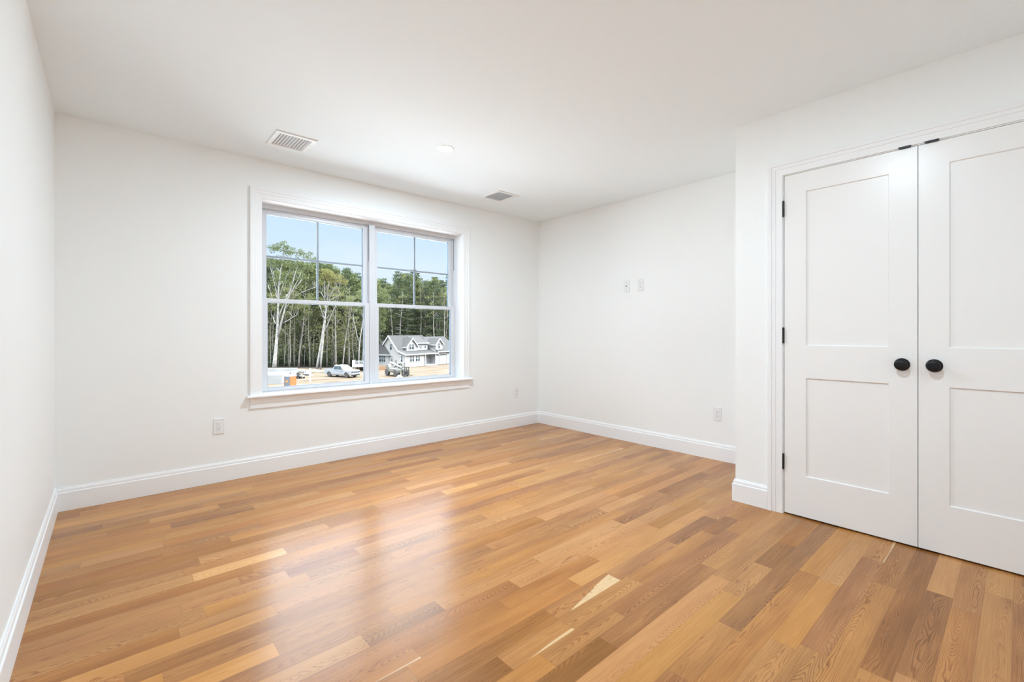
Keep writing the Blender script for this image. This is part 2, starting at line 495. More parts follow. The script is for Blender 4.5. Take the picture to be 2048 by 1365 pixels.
# ------------------------------------------------------------------ window: trim
trim1 = empty('trim_1', (0, 0, 0)); struct(trim1, 'white casing, jambs and sill board of the twin window')
casing_y('casing', WX0-0.004, WX1+0.004, WZ0, WZ1+0.004, YW, trim1)
JD = 0.12                                      # depth of the jamb in front of the window frame
m = MB()
m.box(WX0-0.018, WX0, YW-0.001, YW+JD, WZ0, WZ1+0.018); m.box(WX1, WX1+0.018, YW-0.001, YW+JD, WZ0, WZ1+0.018)
m.box(WX0, WX1, YW-0.001, YW+JD, WZ1, WZ1+0.018)
m.build('jamb', M_TRIM, trim1)
MB().prism([(YW-0.042, WZ0-0.018), (YW-0.047, WZ0-0.013), (YW-0.047, WZ0-0.004), (YW-0.042, WZ0), (YW+JD, WZ0), (YW+JD, WZ0-0.018)], 'x', WX0-0.018, WX1+0.018).build('stool', M_TRIM, trim1)
MB().prism([(YW-0.042, WZ0-0.018), (YW-0.047, WZ0-0.013), (YW-0.047, WZ0-0.004), (YW-0.042, WZ0), (YW, WZ0), (YW, WZ0-0.018)], 'x', WX0-0.106, WX0-0.018).prism([(YW-0.042, WZ0-0.018), (YW-0.047, WZ0-0.013), (YW-0.047, WZ0-0.004), (YW-0.042, WZ0), (YW, WZ0), (YW, WZ0-0.018)], 'x', WX1+0.018, WX1+0.106).build('stool_horn', M_TRIM, trim1)
AZ = WZ0 - 0.018
MB().prism([(YW, AZ), (YW-0.0195, AZ), (YW-0.0195, AZ-0.023), (YW-0.015, AZ-0.0245), (YW-0.015, AZ-0.046), (YW-0.0115, AZ-0.0475), (YW-0.011, AZ-0.084), (YW, AZ-0.084)], 'x', WX0-0.083, WX1+0.083).build('apron', M_TRIM, trim1)

# ------------------------------------------------------------------ window units (double hung, upper sash with a 2x2 grille)
def ring(m, x0, x1, z0, z1, l, r, b, t, y0, y1, mi=0):
    m.box(x0, x0+l, y0, y1, z0, z1, mi); m.box(x1-r, x1, y0, y1, z0, z1, mi)
    m.box(x0+l, x1-r, y0, y1, z0, z0+b, mi); m.box(x0+l, x1-r, y0, y1, z1-t, z1, mi)
    return m
def window_unit(name, x0, x1, label):
    root = empty(name, (0, 0, 0)); struct(root, label)
    d = YW + JD
    FZ0, FZ1 = WZ0-0.012, WZ1+0.004
    f = MB()
    ring(f, x0, x1, FZ0, FZ1, 0.026, 0.026, 0.020, 0.036, d, d+0.09)
    f.box(x0+0.026, x1-0.026, d+0.034, d+0.040, FZ1-0.05, FZ1-0.034)      # parting stops
    f.box(x0+0.026, x0+0.031, d+0.033, d+0.039, 1.375, FZ1-0.036); f.box(x1-0.031, x1-0.026, d+0.033, d+0.039, 1.375, FZ1-0.036)
    f.build('window_frame', M_VINYL, root, bevel=(0.0015, 1))
    MB().box(x1-0.0275, x1-0.0255, d+0.008, d+0.016, 1.765, FZ1-0.04).build('balance_track', M_SPACER, root)
    sx0, sx1 = x0+0.0265, x1-0.0265
    # lower sash, inner track
    lz0, lz1 = FZ0+0.021, 1.374
    s = MB(); ring(s, sx0, sx1, lz0, lz1, 0.043, 0.043, 0.026, 0.032, d+0.004, d+0.037)
    ls = s.build('lower_sash', M_VINYL, root, bevel=(0.002, 1))
    gx0, gx1 = sx0+0.043, sx1-0.043
    def glazing(par, gz0, gz1, y):
        MB().box(gx0-0.004, gx1+0.004, y, y+0.003, gz0-0.004, gz1+0.004).build('glass_pane', M_GLASS, par)
        q = MB(); ring(q, gx0, gx1, gz0, gz1, 0.0025, 0.0025, 0.0025, 0.0025, y+0.0035, y+0.021)
        q.build('spacer', M_SPACER, par)
    glazing(ls, lz0+0.026, lz1-0.032, d+0.010)
    # upper sash, outer track
    uz0, uz1 = 1.343, FZ1-0.037
    s = MB(); ring(s, sx0, sx1, uz0, uz1, 0.043, 0.043, 0.030, 0.036, d+0.042, d+0.076)
    us = s.build('upper_sash', M_VINYL, root, bevel=(0.002, 1))
    glazing(us, uz0+0.030, uz1-0.036, d+0.050)
    cz = (uz0+0.030 + uz1-0.036) / 2; cx = (gx0 + gx1) / 2
    q = MB(); q.box(cx-0.009, cx+0.009, d+0.0545, d+0.0605, uz0+0.03, uz1-0.036)
    q.box(gx0, cx-0.009, d+0.0545, d+0.0605, cz-0.009, cz+0.009); q.box(cx+0.009, gx1, d+0.0545, d+0.0605, cz-0.009, cz+0.009)
    q.build('muntin', M_GRID, us)
XM = (WX0 + WX1) / 2
window_unit('window_1', WX0, XM, 'left white double-hung window, parked truck outside')
window_unit('window_2', XM, WX1, 'right white double-hung window, grey house outside')

# ------------------------------------------------------------------ closet doors
trim2 = empty('trim_2', (0, 0, 0)); struct(trim2, 'white casing of the closet doors')
casing_x('casing', OY0-0.005, OY1+0.005, OZ1+0.005, XC, trim2)
m = MB()
m.box(XC-0.001, XC+CT, OY0-0.018, OY0, 0, OZ1+0.018); m.box(XC-0.001, XC+CT, OY1, OY1+0.018, 0, OZ1+0.018)
m.box(XC-0.001, XC+CT, OY0, OY1, OZ1, OZ1+0.018)
m.box(XC+0.040, XC+0.050, OY0, OY0+0.03, 0, OZ1); m.box(XC+0.040, XC+0.050, OY1-0.03, OY1, 0, OZ1); m.box(XC+0.040, XC+0.050, OY0, OY1, OZ1-0.03, OZ1)
m.build('jamb', M_TRIM, trim2)

def closet_door(name, ya, yb, knob_y, hinge_y, hsgn, catch, label):
    x0, x1 = XC-0.002, XC+0.033
    px = x0 + 0.008                              # recessed panel face
    S = 0.113
    y0, y1 = ya+0.0015, yb-0.0015
    pz = ((0.249, 0.829), (1.021, 1.930))
    m = MB()
    m.box(x0, x1, y0, y0+S, DZ0, DZ1); m.box(x0, x1, y1-S, y1, DZ0, DZ1)
    for a, b_ in ((DZ0, pz[0][0]), (pz[0][1], pz[1][0]), (pz[1][1], DZ1)): m.box(x0, x1, y0+S, y1-S, a, b_)
    for a, b_ in pz:
        m.box(px, px+0.016, y0+S, y1-S, a, b_)
        k = 0.004                                  # small sloped sticking round the panel
        i0, i1, j0, j1 = y0+S, y1-S, a, b_
        P = [(x0, i0, j0), (x0, i1, j0), (x0, i1, j1), (x0, i0, j1)]
        Q = [(px-0.0003, i0+k, j0+k), (px-0.0003, i1-k, j0+k), (px-0.0003, i1-k, j1-k), (px-0.0003, i0+k, j1-k)]
        for i in range(4): m.face([P[i], P[(i+1)%4], Q[(i+1)%4], Q[i]])
    d = m.build(name, M_DOOR); struct(d, label)
    KZ = 0.932
    kn = MB().lathe([(0.0001,-0.052),(0.012,-0.0525),(0.021,-0.051),(0.0255,-0.047),(0.027,-0.042),(0.0265,-0.037),(0.022,-0.031),(0.015,-0.027),(0.012,-0.022),(0.012,-0.006),(0.0001,-0.006)],
                    (x0, knob_y, KZ), (1,0,0), 40).build('knob', M_BLACK, d, smooth=True)
    MB().lathe([(0.0001,-0.008),(0.022,-0.008),(0.0305,-0.0065),(0.0325,-0.003),(0.0325,0.0),(0.0001,0.0)], (x0, knob_y, KZ), (1,0,0), 40).build('rose', M_BLACK, kn, smooth=True, auto=50)
    if hinge_y is not None:
        for hz in (0.317, 1.080, 1.847):
            q = MB()
            for k in range(5): q.tube([(x0-0.0065, hinge_y, hz-0.0445+k*0.0178+0.0004), (x0-0.0065, hinge_y, hz-0.0445+(k+1)*0.0178-0.0004)], 0.0062, 14)
            q.lathe([(0.0001,0.048),(0.004,0.048),(0.0068,0.0445),(0.0001,0.0445)], (x0-0.0065, hinge_y, hz), (0,0,1), 14)
            q.lathe([(0.0001,-0.048),(0.004,-0.048),(0.0068,-0.0445),(0.0001,-0.0445)], (x0-0.0065, hinge_y, hz), (0,0,1), 14)
            q.box(x0-0.004, x0+0.002, hinge_y-0.001, hinge_y+0.001, hz-0.0445, hz+0.0445)
            q.build('hinge', M_HINGE, d, smooth=True, auto=40)
    c0, c1 = catch
    MB().prism([(c0+0.004, DZ1+0.0005), (c1-0.004, DZ1+0.0005), (c1, DZ1+0.0105), (c0, DZ1+0.0105)], 'x', XC-0.0125, XC-0.0015).box(XC-0.0015, XC+0.022, c0+0.006, c1-0.006, DZ1+0.0004, DZ1+0.0028).build('ball_catch', M_HINGE, d)
    return d
closet_door('door_1', DYC, DY1, 0.4095, DY1+0.002, 1, (0.372, 0.424), 'left white two-panel closet door with hinges in view')
closet_door('door_2', DY0, DYC, 0.2870, None, -1, (0.268, 0.324), 'right white two-panel closet door cut by the frame')
# black strike plates under the head jamb are part of the casing set
# ------------------------------------------------------------------ ceiling registers
def vent(x0, x1, y0, y1, label):
    cx, cy = (x0+x1)/2, (y0+y1)/2
    root = empty('ceiling_vent', (cx, cy, H)); tag(root, label, 'vent', 'ceiling vents')
    hx, hy = (x1-x0)/2, (y1-y0)/2
    ix, iy = hx-0.036, hy-0.036
    m = MB()
    # stamped face with a sloped border
    def rect(a, b_, z): return [(-a,-b_,z),(a,-b_,z),(a,b_,z),(-a,b_,z)]
    A, B, C_, D_ = rect(hx, hy, -0.0005), rect(hx-0.006, hy-0.006, -0.007), rect(ix+0.004, iy+0.004, -0.0075), rect(ix, iy, -0.002)
    for P, Q in ((A, B), (B, C_), (C_, D_)):
        for i in range(4): m.face([P[i], P[(i+1)%4], Q[(i+1)%4], Q[i]])
    m.build('grille_frame', M_VENT, root)
    n = 10
    for k in range(n):
        xx = -ix + (k+0.5) * 2*ix/n
        MB().obox((xx, 0, -0.005), (0.0052, 0, 0.0032), (0, iy, 0), (0.0003, 0, -0.0005)).build('slat', M_VENT, root)
    MB().box(-ix, ix, -iy, iy, -0.0016, -0.0006).build('duct_opening', M_DUCT, root)
    for sx, sy in ((-1, 0.1), (1, -0.1)):
        MB().lathe([(0.0001,0.0),(0.0035,0.0),(0.0028,-0.0015),(0.0001,-0.002)], (sx*(hx-0.018), sy*hy*2, -0.0073), (0,0,1), 12).build('screw', M_DUCT, root)
vent(0.822, 1.092, 3.265, 3.552, 'white metal ceiling vent nearer the left wall, above the window')
vent(2.735, 3.005, 3.265, 3.552, 'white metal ceiling vent nearer the far corner')

# ------------------------------------------------------------------ recessed downlights
def downlight(x, y, label, dim=1.0):
    root = empty('recessed_light', (x, y, H)); tag(root, label, 'ceiling light', 'recessed ceiling lights')
    MB().lathe([(0.052,-0.0025),(0.054,-0.0032),(0.059,-0.0024),(0.063,-0.0005),(0.063,0.0),(0.052,0.0)], (0,0,0), (0,0,1), 48, cap=False).build('trim_ring', M_VENT, root, smooth=True)
    MB().lathe([(0.0001,-0.0034),(0.030,-0.0032),(0.052,-0.0024),(0.052,-0.0008),(0.0001,-0.0008)], (0,0,0), (0,0,1), 48).build('lens', M_LENS, root)
    l = bpy.data.lights.new('downlight', 'AREA'); l.shape = 'DISK'; l.size = 0.09
    l.energy = LAMP_WATTS * dim; l.color = LAMP_COLOR
    o = bpy.data.objects.new('downlight_beam', l); COL.objects.link(o); o.parent = root; o.location = (0, 0, -0.007)
downlight(1.828, 2.789, 'small round lit recessed light between the two ceiling vents')
downlight(1.375, 0.62, 'small round lit recessed light over the floor in front of the closet doors', 0.78)

# ------------------------------------------------------------------ wall plates
def plate(kind, wall, u, z, label, group=None):
    """u = coordinate along the wall; local frame: x right as seen from the room, y into the wall, z up"""
    if wall == 'front': loc, rz = (u, YW, z), 0.0
    else: loc, rz = (XR, u, z), -pi/2
    root = empty('power_outlet' if kind == 'outlet' else 'cable_plate', loc, rz)
    tag(root, label, 'outlet' if kind == 'outlet' else 'wall plate', group)
    hw, hh = 0.0355, 0.0585
    def rect(a, b_, y): return [(-a,y,-b_),(a,y,-b_),(a,y,b_),(-a,y,b_)]
    m = MB(); A, B = rect(hw, hh, 0.0), rect(hw, hh, -0.003)
    C_ = rect(hw-0.0035, hh-0.0035, -0.006)
    for P, Q in ((A, B), (B, C_)):
        for i in range(4): m.face([P[i], P[(i+1)%4], Q[(i+1)%4], Q[i]])
    m.face(C_)
    m.build('cover_plate', M_PLATE, root)
    if kind == 'outlet':
        r = MB().box(-0.0165, 0.0165, -0.0078, -0.005, -0.0335, 0.0335).build('receptacle', M_PLATE, root, bevel=(0.001, 2))
        for dz in (0.0165, -0.0165):
            q = MB()
            q.box(-0.0073, -0.0053, -0.0081, -0.007, dz-0.001, dz+0.008); q.box(0.0053, 0.0073, -0.0081, -0.007, dz, dz+0.007)
            q.lathe([(0.0001,-0.0081),(0.0027,-0.0081),(0.0027,-0.007),(0.0001,-0.007)], (0, 0, dz-0.0075), (0,1,0), 14)
            q.build('socket_slots', M_SLOT, r)
    else:
        MB().lathe([(0.0001,-0.016),(0.0025,-0.016),(0.0045,-0.015),(0.0048,-0.0062),(0.0065,-0.006),(0.0065,-0.005),(0.0001,-0.005)], (0,0,0), (0,1,0), 16).build('jack', M_BRASS, root)
        for dz in (0.042, -0.042):
            MB().lathe([(0.0001,-0.0072),(0.003,-0.0068),(0.0034,-0.0055),(0.0001,-0.0055)], (0,0,dz), (0,1,0), 12).build('screw', M_GRID, root)
plate('outlet', 'front', 0.600, 0.4075, 'white power outlet low on the window wall, left of the window', 'power outlets')
plate('outlet', 'front', 3.551, 0.3965, 'white power outlet low on the window wall near the far corner', 'power outlets')
plate('outlet', 'right', 1.7375, 0.3955, 'white power outlet low on the wall beside the closet', 'power outlets')
plate('outlet', 'right', 2.4925, 1.567, 'white power outlet mounted high on the wall, right one of two plates', 'power outlets')
plate('cable', 'right', 2.654, 1.567, 'white cable jack plate high on the wall with one dark dot')

# ================================================================== OUTSIDE THE WINDOW
GZ = CAM_H - 7.2                                # the yard lies well below this upper floor
def gpt(px, py):
    """point of the flat yard that the photograph shows at (px,py)"""
    Z = F_PX * 7.2 / (py - CY_PX)
    p = at(px, py, Z); p.z = GZ
    return p
def dirw(lat, dep):
    v = Vector((lat*R2[0] + dep*F2[0], lat*R2[1] + dep*F2[1])).normalized()
    return v

TONE = 0.385
# ---- ground
def ground_mat():
    m = bpy.data.materials.new('yard_dirt'); m.use_nodes = True
    nt = m.node_tree; N, L = nt.nodes, nt.links; b = N['Principled BSDF']
    tc = N.new('ShaderNodeTexCoord')
    def noi(sc, det, mapscale=None):
        n = N.new('ShaderNodeTexNoise'); n.inputs['Scale'].default_value = sc; n.inputs['Detail'].default_value = det
        if mapscale:
            mp = N.new('ShaderNodeMapping'); mp.inputs['Scale'].default_value = mapscale; mp.inputs['Rotation'].default_value = (0, 0, 0.6)
            L.new(tc.outputs['Object'], mp.inputs[0]); L.new(mp.outputs[0], n.inputs['Vector'])
        else: L.new(tc.outputs['Object'], n.inputs['Vector'])
        return n.outputs[0]
    r = N.new('ShaderNodeValToRGB'); L.new(noi(0.16, 8, (1.0, 2.6, 1)), r.inputs[0])
    els = r.color_ramp.elements
    els[0].position = 0.30; els[0].color = (0.045, 0.029, 0.018, 1)
    els[1].position = 0.66; els[1].color = (0.0983, 0.0796, 0.0616, 1)
    e_ = els.new(0.42); e_.color = (0.0784, 0.0560, 0.0376, 1)
    e_ = els.new(0.53); e_.color = (0.0881, 0.0679, 0.0491, 1)
    g = N.new('ShaderNodeValToRGB'); L.new(noi(0.22, 6, (1.0, 1.6, 1)), g.inputs[0])
    g.color_ramp.elements[0].position = 0.60; g.color_ramp.elements[0].color = (0, 0, 0, 1)
    g.color_ramp.elements[1].position = 0.68; g.color_ramp.elements[1].color = (0.75, 0.75, 0.75, 1)
    mx = N.new('ShaderNodeMix'); mx.data_type = 'RGBA'
    L.new(g.outputs[0], mx.inputs['Factor']); L.new(r.outputs[0], mx.inputs[6]); mx.inputs[7].default_value = (0.0680, 0.0640, 0.0288, 1)
    # woodland floor beyond the clearing: darker leaf litter
    L.new(mx.outputs[2], b.inputs['Base Color']); b.inputs['Roughness'].default_value = 0.95
    b.inputs['Specular IOR Level'].default_value = 0.1
    bp = N.new('ShaderNodeBump'); bp.inputs['Strength'].default_value = 0.9; bp.inputs['Distance'].default_value = 0.25
    L.new(noi(0.9, 6), bp.inputs['Height']); L.new(bp.outputs[0], b.inputs['Normal'])
    return m
M_DIRT = ground_mat()
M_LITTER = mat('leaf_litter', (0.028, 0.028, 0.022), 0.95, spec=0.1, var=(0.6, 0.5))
gr = MB().face([(-140, 2, 0), (220, 2, 0), (220, 240, 0), (-140, 240, 0)]).build('yard_ground', M_DIRT, loc=(0, 0, GZ), recalc=False)
struct(gr, 'pale bare dirt of the building lot')
M_BOUNCE = mat('bounce_pale', (2.0, 2.0, 1.98), 0.95, var=(0.5, 0.1))  # added reflector, unseen below the sill, that bounces daylight up into the room
struct(MB().face([(-40, 2, 0.03), (60, 2, 0.03), (60, 38, 0.03), (-40, 38, 0.03)]).build('bounce_sheet', M_BOUNCE, loc=(0, 0, GZ), recalc=False), 'pale sheet added on the unseen near ground to bounce daylight into the room')
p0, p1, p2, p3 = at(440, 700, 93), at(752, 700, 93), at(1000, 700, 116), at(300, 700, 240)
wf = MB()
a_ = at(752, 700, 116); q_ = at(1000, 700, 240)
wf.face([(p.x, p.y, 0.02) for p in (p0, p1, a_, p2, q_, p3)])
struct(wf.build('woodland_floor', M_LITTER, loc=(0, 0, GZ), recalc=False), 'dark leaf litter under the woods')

# ---- colours outside
M_HWHITE = mat('siding_white', (0.70, 0.665, 0.655), 0.6)
M_HTRIM = mat('house_trim_white', (0.86, 0.86, 0.88), 0.5)
M_HGREY = mat('siding_grey', (0.78, 0.74, 0.69), 0.7)
M_ROOF = mat('shingle_grey', (0.128, 0.124, 0.121), 0.9, spec=0.1, var=(3.0, 0.10))
M_PANE = mat('house_pane', (0.07, 0.10, 0.11), 0.15)
M_PORCHDARK = mat('porch_door', (0.62, 0.61, 0.62), 0.5)
M_GDOOR = mat('garage_door_white', (0.80, 0.82, 0.87), 0.5)

# ---- the house across the yard.  local x = along the front, y = into the house, z = up
A_ = gpt(811, 735.2)
dv = dirw(0.5367, 0.8438)
HOUSE = empty('house', (A_.x, A_.y, GZ), atan2(dv.y, dv.x))
tag(HOUSE, 'grey and white new house with gabled dormers and garage beyond the dirt yard', 'house')
EZ, RZ_, RS = 2.72, 6.62, 4.85                 # eave, ridge height, ridge set back
KS, KZ_ = 1.95, 3.40                           # flare of the front roof
FRONT_L, GAR_L = 9.2, 17.0

def siding(m, x0, x1, y, z0, z1, step=0.45):
    """board and batten strips in front of a wall facing -y"""
    n = max(1, int((x1-x0)/step))
    for k in range(n+1):
        xx = x0 + (x1-x0)*k/n
        m.box(xx-0.025, xx+0.025, y-0.02, y, z0, z1)
    return m
m = MB()
m.box(0, 5.7, 0, 0.25, 0, EZ)                  # left of the porch
m.box(5.7, FRONT_L, 1.5, 1.75, 0, EZ)          # porch back wall
m.box(5.5, 5.7, 0.2, 1.6, 0, EZ)
siding(m, 0.1, 5.6, 0, 0.15, EZ-0.1); siding(m, 5.8, 9.1, 1.5, 0.15, EZ-0.1)
m.build('front_wall', M_HWHITE, HOUSE)
m = MB()
m.prism([(0.0, 0), (0.0, EZ), (KS, KZ_-0.12), (RS, RZ_-0.15), (6.45, 4.66), (6.45, 0)], 'x', 0.0, 0.2)
for k in range(1, 40):                         # clapboard shadow lines
    z = k * 0.16
    yb = 6.4 if z < 4.6 else RS + (RZ_-0.3-z) * 0.86
    ya = 0.0 if z < EZ else (KS * (z-EZ)/(KZ_-0.12-EZ) if z < KZ_-0.12 else KS + (z-KZ_+0.12) * (RS-KS)/(RZ_-KZ_))
    if yb - ya > 0.2: m.box(-0.012, 0.0, ya+0.06, yb-0.05, z-0.015, z)
m.build('gable_wall', M_HGREY, HOUSE)
def slab(m, pts, th=0.16):
    """roof plane: 4 points, thickened downwards"""
    P = [Vector(p) for p in pts]; n = (P[1]-P[0]).cross(P[2]-P[0]).normalized()
    if n.z < 0: n = -n
    m.loft([[p for p in P], [p - n*th for p in P]])
    return m
m = MB()
OV = 0.3
slab(m, [(-OV, -0.35, EZ-0.02), (FRONT_L+0.6, -0.35, EZ-0.02), (FRONT_L+0.6, KS, KZ_), (-OV, KS, KZ_)])
slab(m, [(-OV, KS, KZ_), (FRONT_L+0.9, KS, KZ_), (FRONT_L+0.9, RS, RZ_), (-OV, RS, RZ_)])
slab(m, [(-OV, RS, RZ_), (FRONT_L+0.9, RS, RZ_), (FRONT_L+0.9, 6.62, 4.63), (-OV, 6.62, 4.63)])
slab(m, [(0.9, RS, RZ_-0.03), (FRONT_L+0.6, RS, RZ_-0.03), (FRONT_L+0.6, 9.4, 4.35), (0.9, 9.4, 4.35)])
m.build('roof', M_ROOF, HOUSE)
m = MB()                                       # white rakes and eaves
def rake(m, a, b_, w_=0.24, t_=0.10):
    a, b_ = Vector(a), Vector(b_); c = (a+b_)/2; d_ = (b_-a)/2
    up = Vector((0, 0, 1)) - d_.normalized()*d_.normalized().z; up.normalize()
    sd = d_.normalized().cross(up)
    return m.obox(c - up*w_*0.5, d_, sd*t_*0.5, up*w_*0.5)
for (a, b_) in (((-OV-0.03, -0.35, EZ+0.0), (-OV-0.03, KS, KZ_+0.02)), ((-OV-0.03, KS, KZ_+0.02), (-OV-0.03, RS, RZ_+0.02)), ((-OV-0.03, RS, RZ_+0.02), (-OV-0.03, 6.62, 4.65))):
    rake(m, a, b_, 0.26)
rake(m, (0.86, RS, RZ_), (0.86, 9.4, 4.38), 0.2)
m.box(-OV, FRONT_L+0.6, -0.42, -0.33, EZ-0.26, EZ-0.02)
m.box(-0.07, 0.12, -0.06, 0.0, 0, EZ-0.1); m.box(-0.05, 0.0, -0.05, 0.14, 0, EZ-0.1)
m.box(-0.03, 5.7, -0.05, 0, 0, 0.16)
m.build('white_trim', M_HTRIM, HOUSE)
# rear dormer cheek
MB().prism([(RS, RZ_-0.2), (9.3, 4.3), (9.3, 0), (6.3, 0), (6.3, 4.6)], 'x', 1.0, 1.15).build('rear_dormer_wall', M_HWHITE, HOUSE)
# left wing with a hipped roof
m = MB(); WT = -0.55
m.box(WT, 0.0, 4.75, 11.5, 0, 2.55)
for k in range(1, 16): m.box(WT-0.012, WT, 4.8, 11.5, k*0.16-0.015, k*0.16)
m.build('wing_wall', M_HGREY, HOUSE)
m = MB()
ap, ap2 = (0.05, 6.62, 4.76), (0.05, 10.0, 4.76)
e0, e1, e2, e3 = (WT-0.35, 4.40, 2.55), (WT-0.35, 11.8, 2.55), (0.15, 4.40, 2.55), (0.15, 11.8, 2.55)
for f_ in ([e0, e1, ap2, ap], [e2, e0, ap], [e1, e3, ap2], [e3, e2, ap, ap2], [e0, e2, e3, e1]): m.face(f_)
m.build('wing_roof', M_ROOF, HOUSE)
m = MB(); m.box(WT-0.42, WT-0.33, 4.33, 11.8, 2.36, 2.56); m.box(WT-0.42, 0.0, 4.33, 4.41, 2.36, 2.56); m.box(WT-0.06, WT, 4.72, 11.5, 0, 0.14); m.box(WT-0.05, WT, 4.72, 4.86, 0, 2.4)
m.build('wing_eave', M_HTRIM, HOUSE)

def hwin(par, face, u0, u1, z0, z1, off, cols=1, pane_rows=2):
    """double hung windows in one white frame; face 'f' faces -y at y=off, 'g' faces -x at x=off"""
    fr_, pn = MB(), MB()
    def bx(mm, a, b_, c, d_, o0, o1):
        if face == 'f': mm.box(a, b_, off-o1, off-o0, c, d_)
        else: mm.box(off-o1, off-o0, a, b_, c, d_)
    t_ = 0.11
    bx(fr_, u0-t_, u0, z0-t_, z1+t_, 0, 0.06); bx(fr_, u1, u1+t_, z0-t_, z1+t_, 0, 0.06)
    bx(fr_, u0, u1, z0-t_, z0, 0, 0.06); bx(fr_, u0, u1, z1, z1+t_, 0, 0.06)
    wd = (u1-u0)/cols
    for c in range(1, cols): bx(fr_, u0+wd*c-0.06, u0+wd*c+0.06, z0, z1, 0, 0.055)
    for c in range(cols):
        a, b_ = u0+wd*c, u0+wd*(c+1); zm = (z0+z1)/2
        bx(fr_, a, b_, zm-0.035, zm+0.035, 0, 0.05)
        bx(fr_, (a+b_)/2-0.02, (a+b_)/2+0.02, zm, z1, 0, 0.045)
        bx(fr_, a, b_, (zm+z1)/2-0.018, (zm+z1)/2+0.018, 0, 0.045)
    wnd = fr_.build('window', M_HTRIM, par)
    bx(pn, u0, u1, z0, z1, 0, 0.03); pn.build('pane', M_PANE, wnd)
hwin(HOUSE, 'f', 1.25, 2.45, 1.10, 2.26, 0.0, 2); hwin(HOUSE, 'f', 2.95, 4.15, 1.10, 2.26, 0.0, 2)
hwin(HOUSE, 'g', 3.98, 4.62, 3.55, 4.75, 0.0, 1)
hwin(HOUSE, 'g', 3.80, 4.15, 1.00, 2.35, 0.0, 1); hwin(HOUSE, 'g', 0.85, 1.30, 1.05, 2.30, 0.0, 1)
hwin(HOUSE, 'g', 5.35, 7.25, 0.95, 2.18, WT, 3)
MB().box(-0.10, 0, 2.60, 2.92, 0.95, 1.35).build('meter_box', mat('meter_grey', (0.30, 0.30, 0.31), 0.5), HOUSE)

# gabled dormers and the shed dormer between them
def gable_dormer(name, x0, x1, yf, z0, ze, zp, win):
    win, ncol = win[:4], (win[4] if len(win) > 4 else 1)
    cx = (x0+x1)/2
    w_ = MB()
    w_.prism([(x0, z0), (x1, z0), (x1, ze), (cx, zp), (x0, ze)], 'y', yf, yf+0.15)
    w_.box(x0, x0+0.12, yf, yf+3.2, z0-0.6, ze); w_.box(x1-0.12, x1, yf, yf+3.2, z0-0.6, ze)
    siding(w_, x0+0.1, x1-0.1, yf, z0, ze, 0.4)
    d_ = w_.build(name, M_HWHITE, HOUSE)
    k = (zp-ze)/(cx-x0); ov = 0.28
    r_ = MB(); L_ = 3.0
    slab(r_, [(x0-ov, yf-0.28, ze-ov*k+0.14), (cx, yf-0.28, zp+0.14), (cx, yf+L_, zp+0.14), (x0-ov, yf+L_, ze-ov*k+0.14)], 0.14)
    slab(r_, [(cx, yf-0.28, zp+0.14), (x1+ov, yf-0.28, ze-ov*k+0.14), (x1+ov, yf+L_, ze-ov*k+0.14), (cx, yf+L_, zp+0.14)], 0.14)
    r_.build('dormer_roof', M_ROOF, d_)
    t_ = MB()
    rake(t_, (x0-ov, yf-0.31, ze-ov*k+0.13), (cx, yf-0.31, zp+0.13), 0.22, 0.08)
    rake(t_, (cx, yf-0.31, zp+0.13), (x1+ov, yf-0.31, ze-ov*k+0.13), 0.22, 0.08)
    t_.box(x0-ov-0.04, x0-ov+0.04, yf-0.28, yf+1.9, ze-ov*k-0.06, ze-ov*k+0.12)
    t_.box(x0, x1, yf-0.04, yf, z0-0.02, z0+0.10); t_.box(x0, x0+0.12, yf-0.04, yf, z0, ze); t_.box(x1-0.12, x1, yf-0.04, yf, z0, ze)
    t_.build('dormer_trim', M_HTRIM, d_)
    hwin(HOUSE, 'f', *win, yf, ncol)
    return d_
gable_dormer('dormer', 1.85, 5.05, 1.6, 3.20, 4.28, 5.98, (2.62, 4.02, 3.58, 4.66, 2))
gable_dormer('dormer', 9.40, 11.75, 0.2, 3.35, 4.64, 5.78, (10.22, 10.82, 3.66, 4.74))
m = MB(); m.box(5.0, 8.35, 1.75, 3.6, 3.2, 4.92); siding(m, 5.3, 8.3, 1.75, 3.5, 4.85, 0.4)
sd_ = m.build('shed_dormer', M_HWHITE, HOUSE)
slab(MB(), [(4.9, 1.42, 4.95), (8.62, 1.42, 4.95), (8.62, 4.7, 6.42), (4.9, 4.7, 6.42)], 0.14).build('dormer_roof', M_ROOF, sd_)
MB().box(4.9, 8.64, 1.34, 1.43, 4.74, 4.97).box(8.20, 8.37, 1.70, 1.75, 3.42, 4.8).box(5.0, 8.35, 1.70, 1.75, 3.42, 3.54).build('dormer_trim', M_HTRIM, sd_)
hwin(HOUSE, 'f', 6.10, 6.48, 3.76, 4.60, 1.75); hwin(HOUSE, 'f', 7.48, 7.86, 3.76, 4.60, 1.75)
